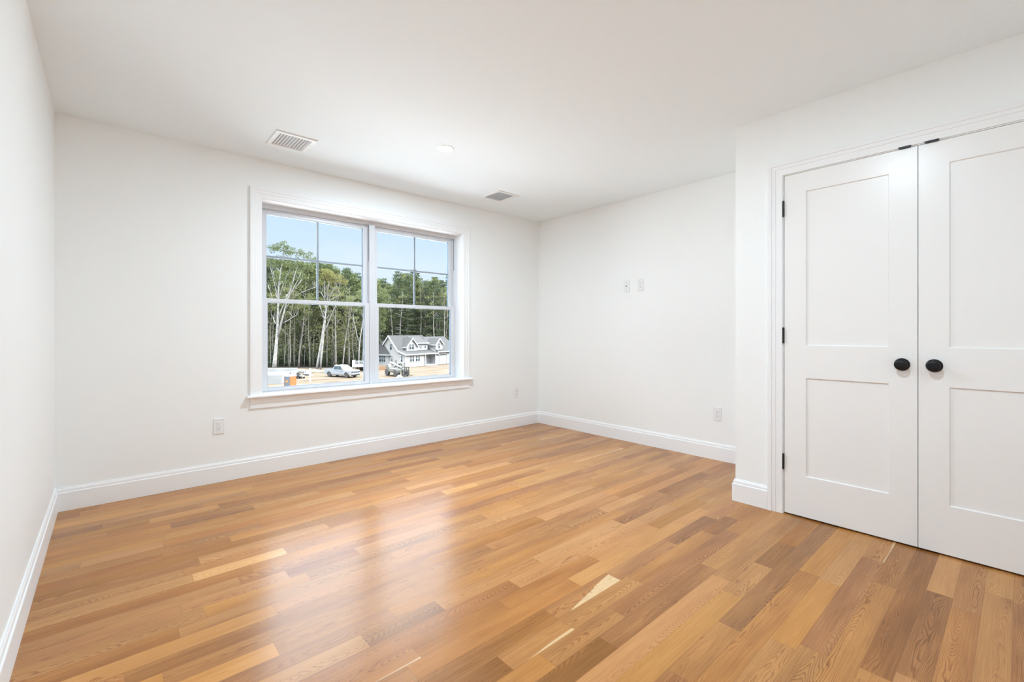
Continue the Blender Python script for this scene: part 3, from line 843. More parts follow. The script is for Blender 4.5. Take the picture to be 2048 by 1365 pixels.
# garage
m = MB()
GY = -0.05
m.box(FRONT_L, GAR_L, GY, GY+0.25, 2.25, 2.95); m.box(FRONT_L, 9.32, GY, GY+0.25, 0, 2.25); m.box(10.35, 10.62, GY, GY+0.25, 0, 2.25)
m.box(12.9, GAR_L, GY, GY+0.25, 0, 2.95); m.box(GAR_L-0.2, GAR_L, GY, 9.0, 0, 3.0); m.box(FRONT_L-0.2, FRONT_L, GY, 3, 0, 2.8)
m.build('garage_wall', M_HWHITE, HOUSE)
def garage_door(x0, x1):
    m = MB(); m.box(x0, x1, GY+0.10, GY+0.14, 0.03, 2.25)
    for k in range(1, 4): m.box(x0, x1, GY+0.085, GY+0.10, k*0.55-0.02, k*0.55+0.01)
    g_ = m.build('garage_door', M_GDOOR, HOUSE)
    MB().box(x0+0.08, x1-0.08, GY+0.07, GY+0.10, 2.02, 2.20).build('window_strip', M_PANE, g_)
garage_door(9.32, 10.35); garage_door(10.62, 12.9)
m = MB()
slab(m, [(FRONT_L+0.2, -0.45, 2.98), (GAR_L+0.3, -0.45, 2.98), (GAR_L+0.3, 4.6, 6.28), (FRONT_L+0.2, 4.6, 6.28)])
slab(m, [(FRONT_L+0.2, 4.6, 6.28), (GAR_L+0.3, 4.6, 6.28), (GAR_L+0.3, 9.3, 2.95), (FRONT_L+0.2, 9.3, 2.95)])
m.build('garage_roof', M_ROOF, HOUSE)
MB().box(FRONT_L+0.2, GAR_L+0.3, -0.52, -0.43, 2.76, 2.99).build('garage_eave', M_HTRIM, HOUSE)
# porch
MB().box(5.7, FRONT_L, -0.35, 1.5, 0, 0.20).box(5.9, 9.0, -0.65, -0.35, 0, 0.10).build('porch_floor', M_HTRIM, HOUSE)
for xx in (8.95, 5.74): MB().box(xx-0.09, xx+0.09, -0.27, -0.09, 0.20, EZ-0.2).build('porch_post', M_HTRIM, HOUSE)
fd = MB().box(6.05, 6.95, 1.44, 1.5, 0.2, 2.3).build('front_door', M_PORCHDARK, HOUSE)
MB().box(5.92, 6.05, 1.42, 1.5, 0.2, 2.42).box(6.95, 7.08, 1.42, 1.5, 0.2, 2.42).box(5.92, 7.08, 1.42, 1.5, 2.3, 2.42).build('door_casing', M_HTRIM, fd)
MB().box(7.55, 7.75, 1.36, 1.5, 1.75, 2.1).build('porch_lantern', M_HINGE, HOUSE)

# ---- wooden deck with a white railing, left of the house
def deck():
    p = at(704.5, 738, 84.5); p.z = GZ
    d_ = dirw(0.985, 0.17)
    root = empty('deck', p, atan2(d_.y, d_.x)); tag(root, 'raised wooden deck with white picket railing behind the parked truck', 'deck')
    FZ = 0.98
    MB().box(0, 3.6, 0, 3.0, FZ-0.05, FZ+0.03).box(0, 3.6, -0.04, 0.0, FZ-0.22, FZ+0.03).build('deck_floor', M_HTRIM, root)
    Mw = mat('raw_timber', (0.34, 0.23, 0.14), 0.8)
    for (x, y) in ((0.12, 0.2), (1.15, 0.2), (2.2, 0.2), (3.4, 0.2), (0.12, 2.8), (1.15, 2.8), (2.2, 2.8)):
        MB().box(x-0.07, x+0.07, y-0.07, y+0.07, 0, FZ-0.05).build('deck_post', Mw, root)
    m = MB()
    for y in (0.05,):
        m.box(0, 3.6, y-0.04, y+0.04, FZ+0.86, FZ+0.94); m.box(0, 3.6, y-0.03, y+0.03, FZ+0.10, FZ+0.17)
        for k in range(25): m.box(0.06+k*0.145, 0.11+k*0.145, y-0.02, y+0.02, FZ+0.12, FZ+0.9)
    for k in range(20): m.box(0.03, 0.07, 0.1+k*0.145, 0.15+k*0.145, FZ+0.12, FZ+0.9)
    m.box(0.0, 0.10, 0, 3.0, FZ+0.86, FZ+0.94)
    m.build('railing', M_HTRIM, root)
    for x in (0.06, 1.2, 2.4, 3.5): MB().box(x-0.07, x+0.07, -0.03, 0.11, FZ, FZ+1.06).build('railing_post', M_HTRIM, root)
    # earth bank under the deck
    mb = MB(); prof = [(-0.5, -0.6), (1.0, 0.05), (2.3, 0.5), (3.4, 0.62), (5.0, 0.62), (5.0, -0.6)]
    mb.prism([(y, z) for y, z in prof], 'x', 0.4, 6.0)
    b_ = mb.build('earth_bank', mat('brown_earth', (0.19, 0.105, 0.055), 0.95, spec=0.1, var=(2.0, 0.4)), None, loc=(p.x, p.y, GZ), rot=(0, 0, atan2(d_.y, d_.x)))
    struct(b_, 'brown earth bank under the deck')
deck()

# ---- white pickup truck
M_CAR = mat('car_white', (0.52, 0.53, 0.55), 0.25)
M_TIRE = mat('tire', (0.085, 0.075, 0.065), 0.85)
M_RIM = mat('rim', (0.42, 0.41, 0.40), 0.4, metal=0.5)
M_CGLASS = mat('car_glass', (0.09, 0.12, 0.14), 0.1)
M_CDARK = mat('car_dark', (0.045, 0.05, 0.055), 0.5)
M_CGREY = mat('car_grille', (0.28, 0.31, 0.35), 0.35, metal=0.4)
M_DECAL = mat('door_lettering', (0.22, 0.28, 0.40), 0.5)
def wheel(par, x, y, r, w_, sgn, rim=M_RIM, rr=0.6):
    t_ = MB().lathe([(r*0.55, -w_/2), (r*0.92, -w_/2), (r, -w_*0.36), (r, w_*0.36), (r*0.92, w_/2), (r*0.55, w_/2)], (x, y, r), (0, 1, 0), 28).build('wheel', M_TIRE, par, smooth=True, auto=35)
    MB().lathe([(0.0001, sgn*(w_/2-0.02)), (r*0.25, sgn*(w_/2-0.015)), (r*rr*0.8, sgn*(w_/2-0.04)), (r*rr, sgn*(w_/2-0.005)), (r*rr, sgn*(w_/2-0.06)), (0.0001, sgn*(w_/2-0.08))], (x, y, r), (0, 1, 0), 24).build('rim', rim, t_, smooth=True, auto=35)
def truck():
    rt = gpt(675.4, 755.2)
    hd = dirw(0.91, -0.415); right = Vector((hd.y, -hd.x))
    c = Vector((rt.x, rt.y)) - right*0.95
    root = empty('pickup_truck', (c.x, c.y, GZ), atan2(hd.y, hd.x))
    tag(root, 'white crew cab pickup truck parked on the dirt lot', 'truck')
    # local x forward, y left.  wheel centres x=-1.85 and +1.85
    HWd = 1.0
    body = MB()
    def arch(cx, n=7, r=0.50, zc=0.38):
        return [(cx + r*cos(pi*k/(n-1)), zc + r*sin(pi*k/(n-1))) for k in range(n)]
    # side outline, front to rear along the bottom with the wheel arches cut out
    prof = [(2.86, 0.42), (2.92, 0.75), (2.86, 1.06), (2.72, 1.14), (1.35, 1.22), (1.20, 1.24), (-1.05, 1.24), (-1.05, 1.30), (-2.90, 1.30), (-2.92, 0.62), (-2.86, 0.50)]
    prof += [(-2.36, 0.46)] + [(p[0], p[1]) for p in reversed(arch(-1.85))] + [(-1.32, 0.42), (1.32, 0.42)] + [(p[0], p[1]) for p in reversed(arch(1.85))] + [(2.37, 0.42)]
    n_ = len(prof)
    rings = []
    for yy, ins in ((-HWd, 0.03), (-HWd+0.05, 0.0), (HWd-0.05, 0.0), (HWd, 0.03)):
        rings.append([(x, yy if z > 0.5 else yy*0.98, z) for x, z in prof])
    body.loft(rings)
    bd = body.build('body', M_CAR, root, bevel=(0.04, 2))
    # bed opening (dark inside the walls)
    MB().box(-2.80, -1.12, -0.84, 0.84, 1.285, 1.315).build('bed_interior', M_CDARK, root)
    # cab
    def ring_(x0, x1, hw, z): return [(x0, -hw, z), (x1, -hw, z), (x1, hw, z), (x0, hw, z)]
    cab = MB()
    cab.loft([ring_(-1.06, 1.42, 0.95, 1.20), ring_(-1.02, 1.10, 0.92, 1.45), ring_(-0.92, 0.50, 0.80, 1.86), ring_(-0.80, 0.36, 0.72, 1.94)])
    cab.build('cab', M_CAR, root, bevel=(0.03, 2))
    def side_glass(s_):
        m = MB()
        def Y(z): return s_ * (0.982 - (z-1.20)*0.22)
        for (x0a, x1a, x0b, x1b) in ((-0.90, 0.02, -0.80, 0.0), (0.10, 1.05, 0.08, 0.48)):
            zb, zt = 1.25, 1.81
            yb, yt = Y(zb) + s_*0.008, Y(zt) + s_*0.012
            m.loft([[(x0a, yb, zb), (x1a, yb, zb), (x1b, yt, zt), (x0b, yt, zt)], [(x0a, yb-s_*0.05, zb), (x1a, yb-s_*0.05, zb), (x1b, yt-s_*0.05, zt), (x0b, yt-s_*0.05, zt)]])
        m.build('side_window', M_CGLASS, root)
    side_glass(-1); side_glass(1)
    m = MB(); m.loft([[(1.45, -0.86, 1.25), (1.45, 0.86, 1.25), (0.61, 0.72, 1.84), (0.61, -0.72, 1.84)], [(1.30, -0.86, 1.22), (1.30, 0.86, 1.22), (0.50, 0.72, 1.78), (0.50, -0.72, 1.78)]])
    m.build('windshield', mat('windshield', (0.20, 0.27, 0.31), 0.08), root)
    m = MB(); m.loft([[(1.28, -0.92, 1.20), (1.28, 0.92, 1.20), (2.70, 0.90, 1.13), (2.70, -0.90, 1.13)], [(1.30, -0.80, 1.26), (1.30, 0.80, 1.26), (2.62, 0.78, 1.19), (2.62, -0.78, 1.19)]])
    m.build('hood', M_CAR, root, bevel=(0.02, 1))
    MB().box(2.84, 2.93, -0.62, 0.62, 0.72, 1.03).build('grille', M_CGREY, root)
    for s_ in (-1, 1):
        MB().box(2.70, 2.92, s_*0.80-0.15, s_*0.80+0.15, 0.84, 1.04).build('headlight', M_CDARK, root)
        MB().box(0.98, 1.12, s_*1.02-0.10, s_*1.02+0.10, 1.28, 1.50).build('mirror', M_CAR, root, bevel=(0.03, 2))
        MB().box(-1.30, 1.30, s_*0.96-0.07, s_*0.96+0.07, 0.34, 0.42).build('running_board', M_CDARK, root)
        for cx in (-1.85, 1.85): wheel(root, cx, s_*0.84, 0.40, 0.28, s_)
        m = MB()                                # rows of small letters, too small to read
        for k in range(9): m.box(-0.62+k*0.13, -0.54+k*0.13, s_*0.999-0.01, s_*0.999+0.01, 1.00, 1.07)
        for k in range(3): m.box(0.66+k*0.12, 0.74+k*0.12, s_*0.999-0.01, s_*0.999+0.01, 0.88, 1.06)
        m.box(-0.62, 1.0, s_*0.998-0.006, s_*0.998+0.006, 0.985, 1.005)
        m.build('door_lettering', M_DECAL, root)
    MB().box(2.86, 3.02, -0.94, 0.94, 0.52, 0.70).build('front_bumper', M_CAR, root, bevel=(0.03, 2))
    MB().box(2.70, 2.96, -0.80, 0.80, 0.34, 0.52).build('lower_valance', M_CDARK, root)
    MB().box(-3.02, -2.88, -0.92, 0.92, 0.50, 0.68).build('rear_bumper', M_CGREY, root)
    MB().tube([(0.2, -0.3, 1.93), (0.2, -0.3, 2.12)], 0.02, 6).build('antenna', M_CAR, root)
    # load in the bed
    def loc(x, y, z): 
        return (c.x + hd.x*x - hd.y*y, c.y + hd.y*x + hd.x*y, GZ + z)
    b_ = MB().lathe([(0.0001, 0.0), (0.23, 0.0), (0.26, 0.12), (0.26, 0.42), (0.20, 0.58), (0.08, 0.62), (0.0001, 0.62)], (0, 0, 0), (0, 0, 1), 18).build('jug', mat('tan_plastic', (0.46, 0.32, 0.16), 0.6), None, smooth=True, loc=loc(-1.35, 0.1, 1.32))
    tag(b_, 'tan drum standing in the truck bed behind the cab', 'drum')
    return root
truck()

# ---- telescopic forklift in front of the house
def telehandler():
    mid = gpt(783.2, 752.9)
    hd = dirw(0.68, -0.733); right = Vector((hd.y, -hd.x))
    c = Vector((mid.x, mid.y)) - right*1.0
    root = empty('telehandler', (c.x, c.y, GZ), atan2(hd.y, hd.x))
    tag(root, 'cream white telescopic forklift parked on the dirt in front of the house', 'telehandler')
    Mc = mat('telehandler_cream', (0.31, 0.295, 0.25), 0.5, var=(1.5, 0.15)); Mb = mat('telehandler_boom', (0.45, 0.44, 0.395), 0.45)
    Mrim = mat('cream_rim', (0.40, 0.36, 0.28), 0.6)
    for s_ in (-1, 1):
        for x in (-1.45, 1.45): wheel(root, x, s_*0.98, 0.60, 0.42, s_, Mrim, 0.55)
    MB().prism([(-2.3, 0.75), (-2.3, 1.25), (-1.2, 1.35), (1.9, 1.15), (2.0, 0.62), (-1.0, 0.55)], 'y', -0.55, 0.55).build('chassis', Mc, root, bevel=(0.04, 1))
    MB().prism([(-1.1, 0.7), (-1.1, 1.25), (0.95, 1.30), (1.05, 0.75)], 'y', -1.05, -0.55).build('engine_cowl', Mc, root, bevel=(0.05, 2))
    MB().prism([(-2.25, 1.2), (-2.2, 1.75), (-1.4, 1.95), (-0.9, 1.3)], 'y', -0.95, -0.1).build('counterweight', Mc, root, bevel=(0.05, 2))
    cb = MB()
    for (x, y) in ((-0.75, 0.25), (-0.75, 1.0), (0.75, 0.25), (0.75, 1.0)): cb.box(x-0.05, x+0.05, y-0.05, y+0.05, 1.1, 2.15)
    cb.box(-0.85, 0.85, 0.2, 1.05, 2.12, 2.22); cb.box(-0.8, 0.8, 0.2, 1.05, 0.75, 1.25)
    cab_ = cb.build('cab', Mc, root)
    MB().box(-0.4, 0.1, 0.4, 0.85, 1.2, 1.9).build('seat', M_CDARK, cab_)
    bm_ = MB().tube([(-2.0, -0.15, 2.15), (1.5, -0.15, 1.55), (2.6, -0.15, 1.25)], [0.20, 0.18, 0.15], 4).build('boom', Mb, root)
    MB().tube([(-0.9, -0.15, 1.3), (0.2, -0.15, 1.75)], 0.07, 8).build('lift_cylinder', M_CDARK, bm_)
    m = MB().tube([(2.6, -0.15, 1.3), (2.95, -0.15, 0.75)], 0.13, 6)
    for y in (-0.75, -0.35, 0.05, 0.45): m.box(2.95, 3.05, y-0.05, y+0.05, 0.35, 1.65)
    m.box(2.94, 3.06, -0.85, 0.55, 1.55, 1.68); m.box(2.94, 3.06, -0.85, 0.55, 0.9, 1.0); m.box(2.92, 3.08, -0.85, 0.55, 0.32, 0.50)
    m.build('fork_carriage', M_CDARK, root)
    for y in (-0.62, 0.32): MB().box(3.05, 4.3, y-0.07, y+0.07, 0.30, 0.37).box(3.02, 3.10, y-0.07, y+0.07, 0.3, 1.2).build('fork', mat('fork_steel', (0.10, 0.09, 0.08), 0.6, metal=0.3), root)
    # small pale heap between the machine and the viewer
    hp = gpt(798.5, 756.0)
    m = MB(); 
    m.lathe([(0.0001, 0.46), (0.16, 0.43), (0.34, 0.26), (0.52, 0.06), (0.58, -0.05), (0.0001, -0.05)], (0, 0, 0), (0, 0, 1), 14)
    for i, v in enumerate(m.v):
        k = 1 + 0.25*mnoise.noise(Vector((v[0]*3, v[1]*3, v[2]*3 + 4))); m.v[i] = (v[0]*k*1.15, v[1]*k, v[2]*k)
    tag(m.build('sand_heap', mat('pale_sand', (0.36, 0.34, 0.30), 0.9), None, smooth=True, loc=hp), 'small pale heap on the dirt beside the forklift wheel', 'heap')
telehandler()

# ---- portable toilet
def toilet():
    Z = 54.0
    p = at(580.8, 700, Z)
    vd = Vector((p.x, p.y)).normalized(); 
    ang = atan2(-vd.y, -vd.x) + radians(46)      # door side turned to the left, orange side to the right
    root = empty('portable_toilet', (p.x, p.y, GZ), ang)
    tag(root, 'orange and grey portable toilet with a white roof', 'portable toilet')
    Mo = mat('toilet_orange', (0.80, 0.24, 0.065), 0.5); Mg = mat('toilet_grey', (0.19, 0.24, 0.29), 0.5); Mr = mat('toilet_roof', (0.72, 0.73, 0.80), 0.5)
    hw = 0.48
    MB().box(-hw, hw, -hw, hw, 0, 0.12).build('base', Mg, root)
    m = MB(); m.box(-hw+0.02, hw-0.02, -hw+0.02, hw-0.02, 0.12, 1.98)
    for k in range(3): m.box(-hw+0.01, hw-0.01, -hw+0.005, hw-0.005, 0.45+k*0.5, 0.50+k*0.5)
    bx_ = m.build('booth', Mo, root, bevel=(0.02, 1))
    m = MB(); m.box(-hw-0.0, -hw+0.03, -hw, -hw+0.10, 0.12, 1.98).box(hw-0.10, hw, -hw-0.01, -hw+0.03, 0.12, 1.98)
    m.build('corner_post', Mo, root)
    d_ = MB().box(-hw+0.08, hw-0.10, -hw-0.012, -hw+0.02, 0.16, 1.95).build('door', Mg, root)
    MB().box(-0.24, 0.16, -hw-0.02, -hw-0.01, 1.28, 1.58).build('door_sign', mat('toilet_sign', (0.72, 0.33, 0.10), 0.5), d_)
    MB().box(-0.28, 0.0, -hw-0.02, -hw-0.01, 0.5, 0.85).build('door_vent', mat('vent_panel', (0.40, 0.46, 0.55), 0.5), d_)
    r_ = MB().loft([[(-hw-0.02, -hw-0.02, 1.98), (hw+0.02, -hw-0.02, 1.98), (hw+0.02, hw+0.02, 1.98), (-hw-0.02, hw+0.02, 1.98)],
               [(-hw, -hw, 2.10), (hw, -hw, 2.10), (hw, hw, 2.10), (-hw, hw, 2.10)], [(-hw*0.7, -hw*0.7, 2.22), (hw*0.7, -hw*0.7, 2.22), (hw*0.7, hw*0.7, 2.22), (-hw*0.7, hw*0.7, 2.22)]])
    r_.build('roof', Mr, root, bevel=(0.03, 2))
    MB().tube([(-hw+0.08, hw-0.1, 0.2), (-hw+0.08, hw-0.1, 2.45)], 0.05, 10).build('vent_pipe', M_CDARK, root)
toilet()

# ---- white wooden sign post
p = gpt(620.4, 765.6)
d_ = dirw(1, 0.1)
sp_ = empty('sign_post', p, atan2(d_.y, d_.x)); tag(sp_, 'white wooden post with short cross arm on the dirt left of the truck', 'post')
MB().box(-0.09, 0.09, -0.09, 0.09, 0, 1.95).loft([[(-0.12,-0.12,1.95),(0.12,-0.12,1.95),(0.12,0.12,1.95),(-0.12,0.12,1.95)], [(-0.02,-0.02,2.06),(0.02,-0.02,2.06),(0.02,0.02,2.06),(-0.02,0.02,2.06)]]).build('post', M_HTRIM, sp_)
MB().box(-0.16, 0.16, -0.05, 0.05, 1.12, 1.84).build('board', M_HTRIM, sp_)
MB().box(0.09, 0.42, -0.06, 0.06, 0.98, 1.10).build('cross_arm', M_HTRIM, sp_)

# ---- small dark ride-on machine and white box trailer
def small_machine():
    p = gpt(600, 757.4); d_ = dirw(0.95, -0.3)
    root = empty('lawn_tractor', p, atan2(d_.y, d_.x)); tag(root, 'small dark wheeled machine standing behind the orange toilet', 'machine'); root.scale = (0.78, 0.78, 0.85)
    Md = mat('machine_dark', (0.06, 0.07, 0.085), 0.5); Ml = mat('machine_light', (0.50, 0.46, 0.40), 0.6)
    MB().prism([(-0.55, 0.25), (-0.6, 0.62), (-0.1, 0.70), (0.1, 0.45), (0.3, 0.45), (0.35, 0.25)], 'y', -0.3, 0.3).build('body', Md, root, bevel=(0.03, 1))
    MB().box(0.3, 0.9, -0.28, 0.28, 0.25, 0.62).build('engine', Ml, root, bevel=(0.04, 1))
    MB().box(-0.45, -0.1, -0.22, 0.22, 0.70, 0.80).box(-0.55, -0.45, -0.22, 0.22, 0.72, 1.05).build('seat', M_CDARK, root)
    MB().tube([(0.15, 0, 0.5), (-0.02, 0, 0.95)], 0.03, 6).build('steering_column', M_CDARK, root)
    MB().lathe([(0.13, -0.02), (0.16, 0.0), (0.13, 0.02)], (-0.03, 0, 0.97), (0.4, 0, -1), 16).build('steering_wheel', M_CDARK, root)
    for s_ in (-1, 1): wheel(root, -0.38, s_*0.36, 0.27, 0.2, s_); wheel(root, 0.68, s_*0.34, 0.20, 0.14, s_)
    p = gpt(613.5, 751.3)
    root = empty('utility_box', p, atan2(d_.y, d_.x)); tag(root, 'small white cabinet on a dark skid left of the white post', 'cabinet')
    MB().box(-0.30, 0.30, -0.3, 0.3, 0.22, 0.85).build('cabinet_body', M_HTRIM, root, bevel=(0.02, 1))
    MB().box(-0.12, 0.0, -0.31, -0.29, 0.48, 0.78).build('cabinet_label', M_CGREY, root)
    MB().box(-0.55, 0.45, -0.32, 0.32, 0.0, 0.22).build('skid', M_CDARK, root)
small_machine()

# ---- concrete foundation at the left, and the low berm at the edge of the clearing
def foundation():
    c0 = gpt(563.5, 768.4)
    d_ = dirw(0.98, 0.20); ang = atan2(d_.y, d_.x)
    Mf = mat('concrete_pale', (0.50, 0.49, 0.475), 0.85, var=(0.7, 0.12))
    m = MB(); W_, D_, h_, t_ = 9.0, 8.5, 1.25, 0.25
    m.box(-W_, 0, 0, t_, 0, h_); m.box(-W_, 0, D_-t_, D_, 0, h_+0.35); m.box(-t_, 0, t_, D_-t_, 0, h_); m.box(-W_, -W_+t_, t_, D_-t_, 0, h_)
    root = m.build('foundation', Mf, None, loc=(c0.x, c0.y, GZ), rot=(0, 0, ang))
    tag(root, 'pale poured concrete foundation walls at the left edge of the lot', 'foundation')
    MB().box(-W_+0.3, -0.3, 0.3, D_-0.3, 0, h_-0.18).build('slab', mat('slab_pale', (0.30, 0.29, 0.27), 0.9), root)
    MB().box(-W_+0.6, -0.6, 0.35, 0.6, h_-0.18, h_-0.10).build('form_board', M_CGREY, root)
foundation()
def berm():
    a, b_ = at(572, 746, 83.5), at(662, 746, 82.0)
    a.z = b_.z = GZ
    L_ = (b_-a).length; d_ = (b_-a).normalized()
    rings = []
    for i in range(31):
        t_ = i/30; hgt = (0.50 + 0.22*mnoise.noise(Vector((t_*7, 1, 2)))) * min(1, 8*t_+0.3, 8*(1-t_)+0.3)
        rings.append([(t_*L_, -1.6, -0.05), (t_*L_, -0.8, hgt*0.55), (t_*L_, -0.1, hgt), (t_*L_, 0.9, hgt*0.6), (t_*L_, 1.8, -0.05)])
    o = MB().loft(rings).build('sand_berm', mat('berm_sand', (0.30, 0.25, 0.155), 0.95, var=(1.2, 0.15)), None, smooth=True, loc=a, rot=(0, 0, atan2(d_.y, d_.x)))
    tag(o, 'long low berm of yellowish sand below the edge of the woods', 'berm')
    a = at(573, 742, 80.8); a.z = GZ
    o = MB().box(0, 4.6, -0.08, 0.08, 0.0, 0.16).box(0, 4.6, -0.08, 0.08, 0.165, 0.32).box(1.0, 1.2, -0.12, 0.12, 0, 0.36).box(3.4, 3.6, -0.12, 0.12, 0, 0.36).build('timber_barrier', mat('grey_timber', (0.30, 0.29, 0.265), 0.85), None, loc=a, rot=(0, 0, atan2(d_.y, d_.x)))
    tag(o, 'low grey timber barrier in front of the sand berm', 'barrier')
berm()

# ---- woods
def leaf_mat(name, c1, c2):
    m = bpy.data.materials.new(name); m.use_nodes = True
    nt = m.node_tree; N, L = nt.nodes, nt.links; b = N['Principled BSDF']
    oi = N.new('ShaderNodeObjectInfo'); g = N.new('ShaderNodeNewGeometry')
    rm = N.new('ShaderNodeMix'); rm.data_type = 'RGBA'
    mth = N.new('ShaderNodeMath'); mth.operation = 'MULTIPLY_ADD'
    L.new(oi.outputs['Random'], mth.inputs[0]); mth.inputs[1].default_value = 0.5
    m2 = N.new('ShaderNodeMath'); m2.operation = 'MULTIPLY'; L.new(g.outputs['Random Per Island'], m2.inputs[0]); m2.inputs[1].default_value = 0.5
    L.new(m2.outputs[0], mth.inputs[2]); L.new(mth.outputs[0], rm.inputs['Factor'])
    rm.inputs[6].default_value = (*[x*TONE for x in c1], 1); rm.inputs[7].default_value = (*[x*TONE for x in c2], 1)
    L.new(rm.outputs[2], b.inputs['Base Color']); b.inputs['Roughness'].default_value = 0.7
    b.inputs['Specular IOR Level'].default_value = 0.2
    tr = N.new('ShaderNodeBsdfTranslucent'); ms = N.new('ShaderNodeMixShader'); ms.inputs[0].default_value = 0.35
    L.new(rm.outputs[2], tr.inputs[0]); L.new(b.outputs[0], ms.inputs[1]); L.new(tr.outputs[0], ms.inputs[2])
    L.new(ms.outputs[0], N['Material Output'].inputs[0])
    return m
M_LEAF = leaf_mat('leaf_green', (0.14, 0.18, 0.062), (0.32, 0.36, 0.14))
M_PINE = leaf_mat('needle_green', (0.085, 0.125, 0.070), (0.19, 0.235, 0.105))
M_GOLD = leaf_mat('leaf_golden', (0.27, 0.29, 0.085), (0.48, 0.38, 0.12))
M_YOUNG = leaf_mat('leaf_light', (0.20, 0.23, 0.08), (0.42, 0.40, 0.17))
M_BIRCH = mat('pale_bark', (0.56, 0.53, 0.49), 0.8, spec=0.2, var=(2.2, 0.30))
M_BARK = mat('grey_bark', (0.33, 0.30, 0.265), 0.9, spec=0.1, var=(1.5, 0.30))
M_BARK2 = mat('light_grey_bark', (0.46, 0.42, 0.37), 0.9, spec=0.1, var=(1.5, 0.30))

def leaves(m, rnd, centre, rad, n, size, flat=1.0, droop=0.0):
    """n small leaf clumps in an ellipsoid"""
    for _ in range(n):
        while True:
            p = Vector((rnd.uniform(-1,1), rnd.uniform(-1,1), rnd.uniform(-1,1)))
            if 0.15 < p.length < 1: break
        c = Vector(centre) + Vector((p.x*rad[0], p.y*rad[1], p.z*rad[2]))
        nx = Vector((rnd.gauss(0,1), rnd.gauss(0,1), rnd.gauss(0, 1)*flat)).normalized()
        u = nx.cross(Vector((rnd.gauss(0,1), rnd.gauss(0,1), rnd.gauss(0,1)))).normalized(); v = nx.cross(u)
        s_ = size * rnd.uniform(0.6, 1.3)
        a, b_ = u*s_, v*s_*rnd.uniform(0.45, 0.8)
        m.face([c-a, c-b_+a*0.15, c+a, c+b_-a*0.1])
def crown_mesh(name, seed, mtl, z0, z1, R, nclump, nleaf, size, conical=False):
    rnd = random.Random(seed); m = MB()
    for _ in range(nclump):
        t_ = rnd.random()
        if conical:
            t_ = t_ ** 1.25
            z = z0 + (z1-z0)*t_; r_ = R*(1-t_)**0.75 + 0.25
            a = rnd.uniform(0, 2*pi); q = r_*sqrt(rnd.random())
            leaves(m, rnd, (q*cos(a), q*sin(a), z - q*0.12), (0.95, 0.95, 0.20), nleaf, size)
        else:
            z = z0 + (z1-z0)*t_; r_ = R*sqrt(max(0.05, 1-(2*t_-0.95)**2))
            a = rnd.uniform(0, 2*pi); q = r_*sqrt(rnd.random())
            k = rnd.uniform(0.6, 1.25)
            leaves(m, rnd, (q*cos(a), q*sin(a), z), (1.05*k, 1.05*k, 0.62*k), nleaf, size)
    me = bpy.data.meshes.new(name)
    me.from_pydata([tuple(v) for v in m.v], [], m.f); me.materials.append(mtl)
    return me
CROWNS = {
 'leafy1': crown_mesh('foliage', 1, M_LEAF, 8.0, 22.0, 3.6, 150, 44, 0.165),
 'leafy2': crown_mesh('foliage', 2, M_LEAF, 6.5, 22.0, 3.2, 160, 42, 0.165),
 'leafy3': crown_mesh('foliage', 3, M_YOUNG, 11.0, 22.0, 3.0, 110, 40, 0.16),
 'pine1': crown_mesh('foliage', 4, M_PINE, 5.0, 22.6, 3.5, 190, 40, 0.165, True),
 'pine2': crown_mesh('foliage', 5, M_PINE, 1.0, 22.6, 3.6, 250, 40, 0.175, True),
 'bush': crown_mesh('foliage', 8, M_PINE, 0.1, 3.2, 1.7, 60, 34, 0.14),
 'small': crown_mesh('foliage', 6, M_YOUNG, 1.6, 6.0, 1.5, 20, 22, 0.09),
}
def trunk_mesh(name, seed, mtl, h, r0, lean=0.6, nb=7, zb=0.35, thin=0.28):
    rnd = random.Random(seed); m = MB()
    pts = []; dx, dy = rnd.uniform(-lean, lean), rnd.uniform(-lean, lean); ph = rnd.uniform(0, 6)
    for i in range(9):
        t_ = i/8; pts.append((dx*t_*t_ + 0.18*sin(ph+5*t_)*t_, dy*t_*t_ + 0.18*cos(ph+4*t_)*t_, h*t_))
    m.tube(pts, [r0*(1-0.85*i/8) for i in range(9)], 7)
    for k in range(nb):
        t_ = rnd.uniform(zb, 0.9); z = h*t_; i = int(t_*8); p = Vector(pts[i]).lerp(Vector(pts[min(8,i+1)]), t_*8-i)
        a = rnd.uniform(0, 2*pi); L_ = rnd.uniform(1.0, 2.6)*(1.1-0.5*t_); el = rnd.uniform(0.05, 0.9)
        q = p + Vector((cos(a)*L_*cos(el), sin(a)*L_*cos(el), L_*sin(el)))
        m.tube([p, p.lerp(q, 0.5)+Vector((0,0,-0.05)), q], [r0*thin, r0*thin*0.7, 0.015], 5)
    me = bpy.data.meshes.new(name); me.from_pydata([tuple(v) for v in m.v], [], m.f); me.materials.append(mtl)
    for p_ in me.polygons: p_.use_smooth = True
    return me
TRUNKS = {k: trunk_mesh('trunk', 20+i, mt, 20.5, r, ln, nb, zb, th) for i, (k, mt, r, ln, nb, zb, th) in enumerate((
 ('a', M_BARK, 0.17, 0.7, 7, 0.4, 0.28), ('b', M_BARK2, 0.14, 1.0, 6, 0.45, 0.28), ('c', M_BARK, 0.22, 0.4, 14, 0.2, 0.14), ('d', M_BARK2, 0.11, 1.2, 5, 0.5, 0.3)))}
TRUNKS['s'] = trunk_mesh('trunk', 40, M_BARK2, 5.2, 0.05, 0.4, 4, 0.3, 0.4)
PROTO = {}
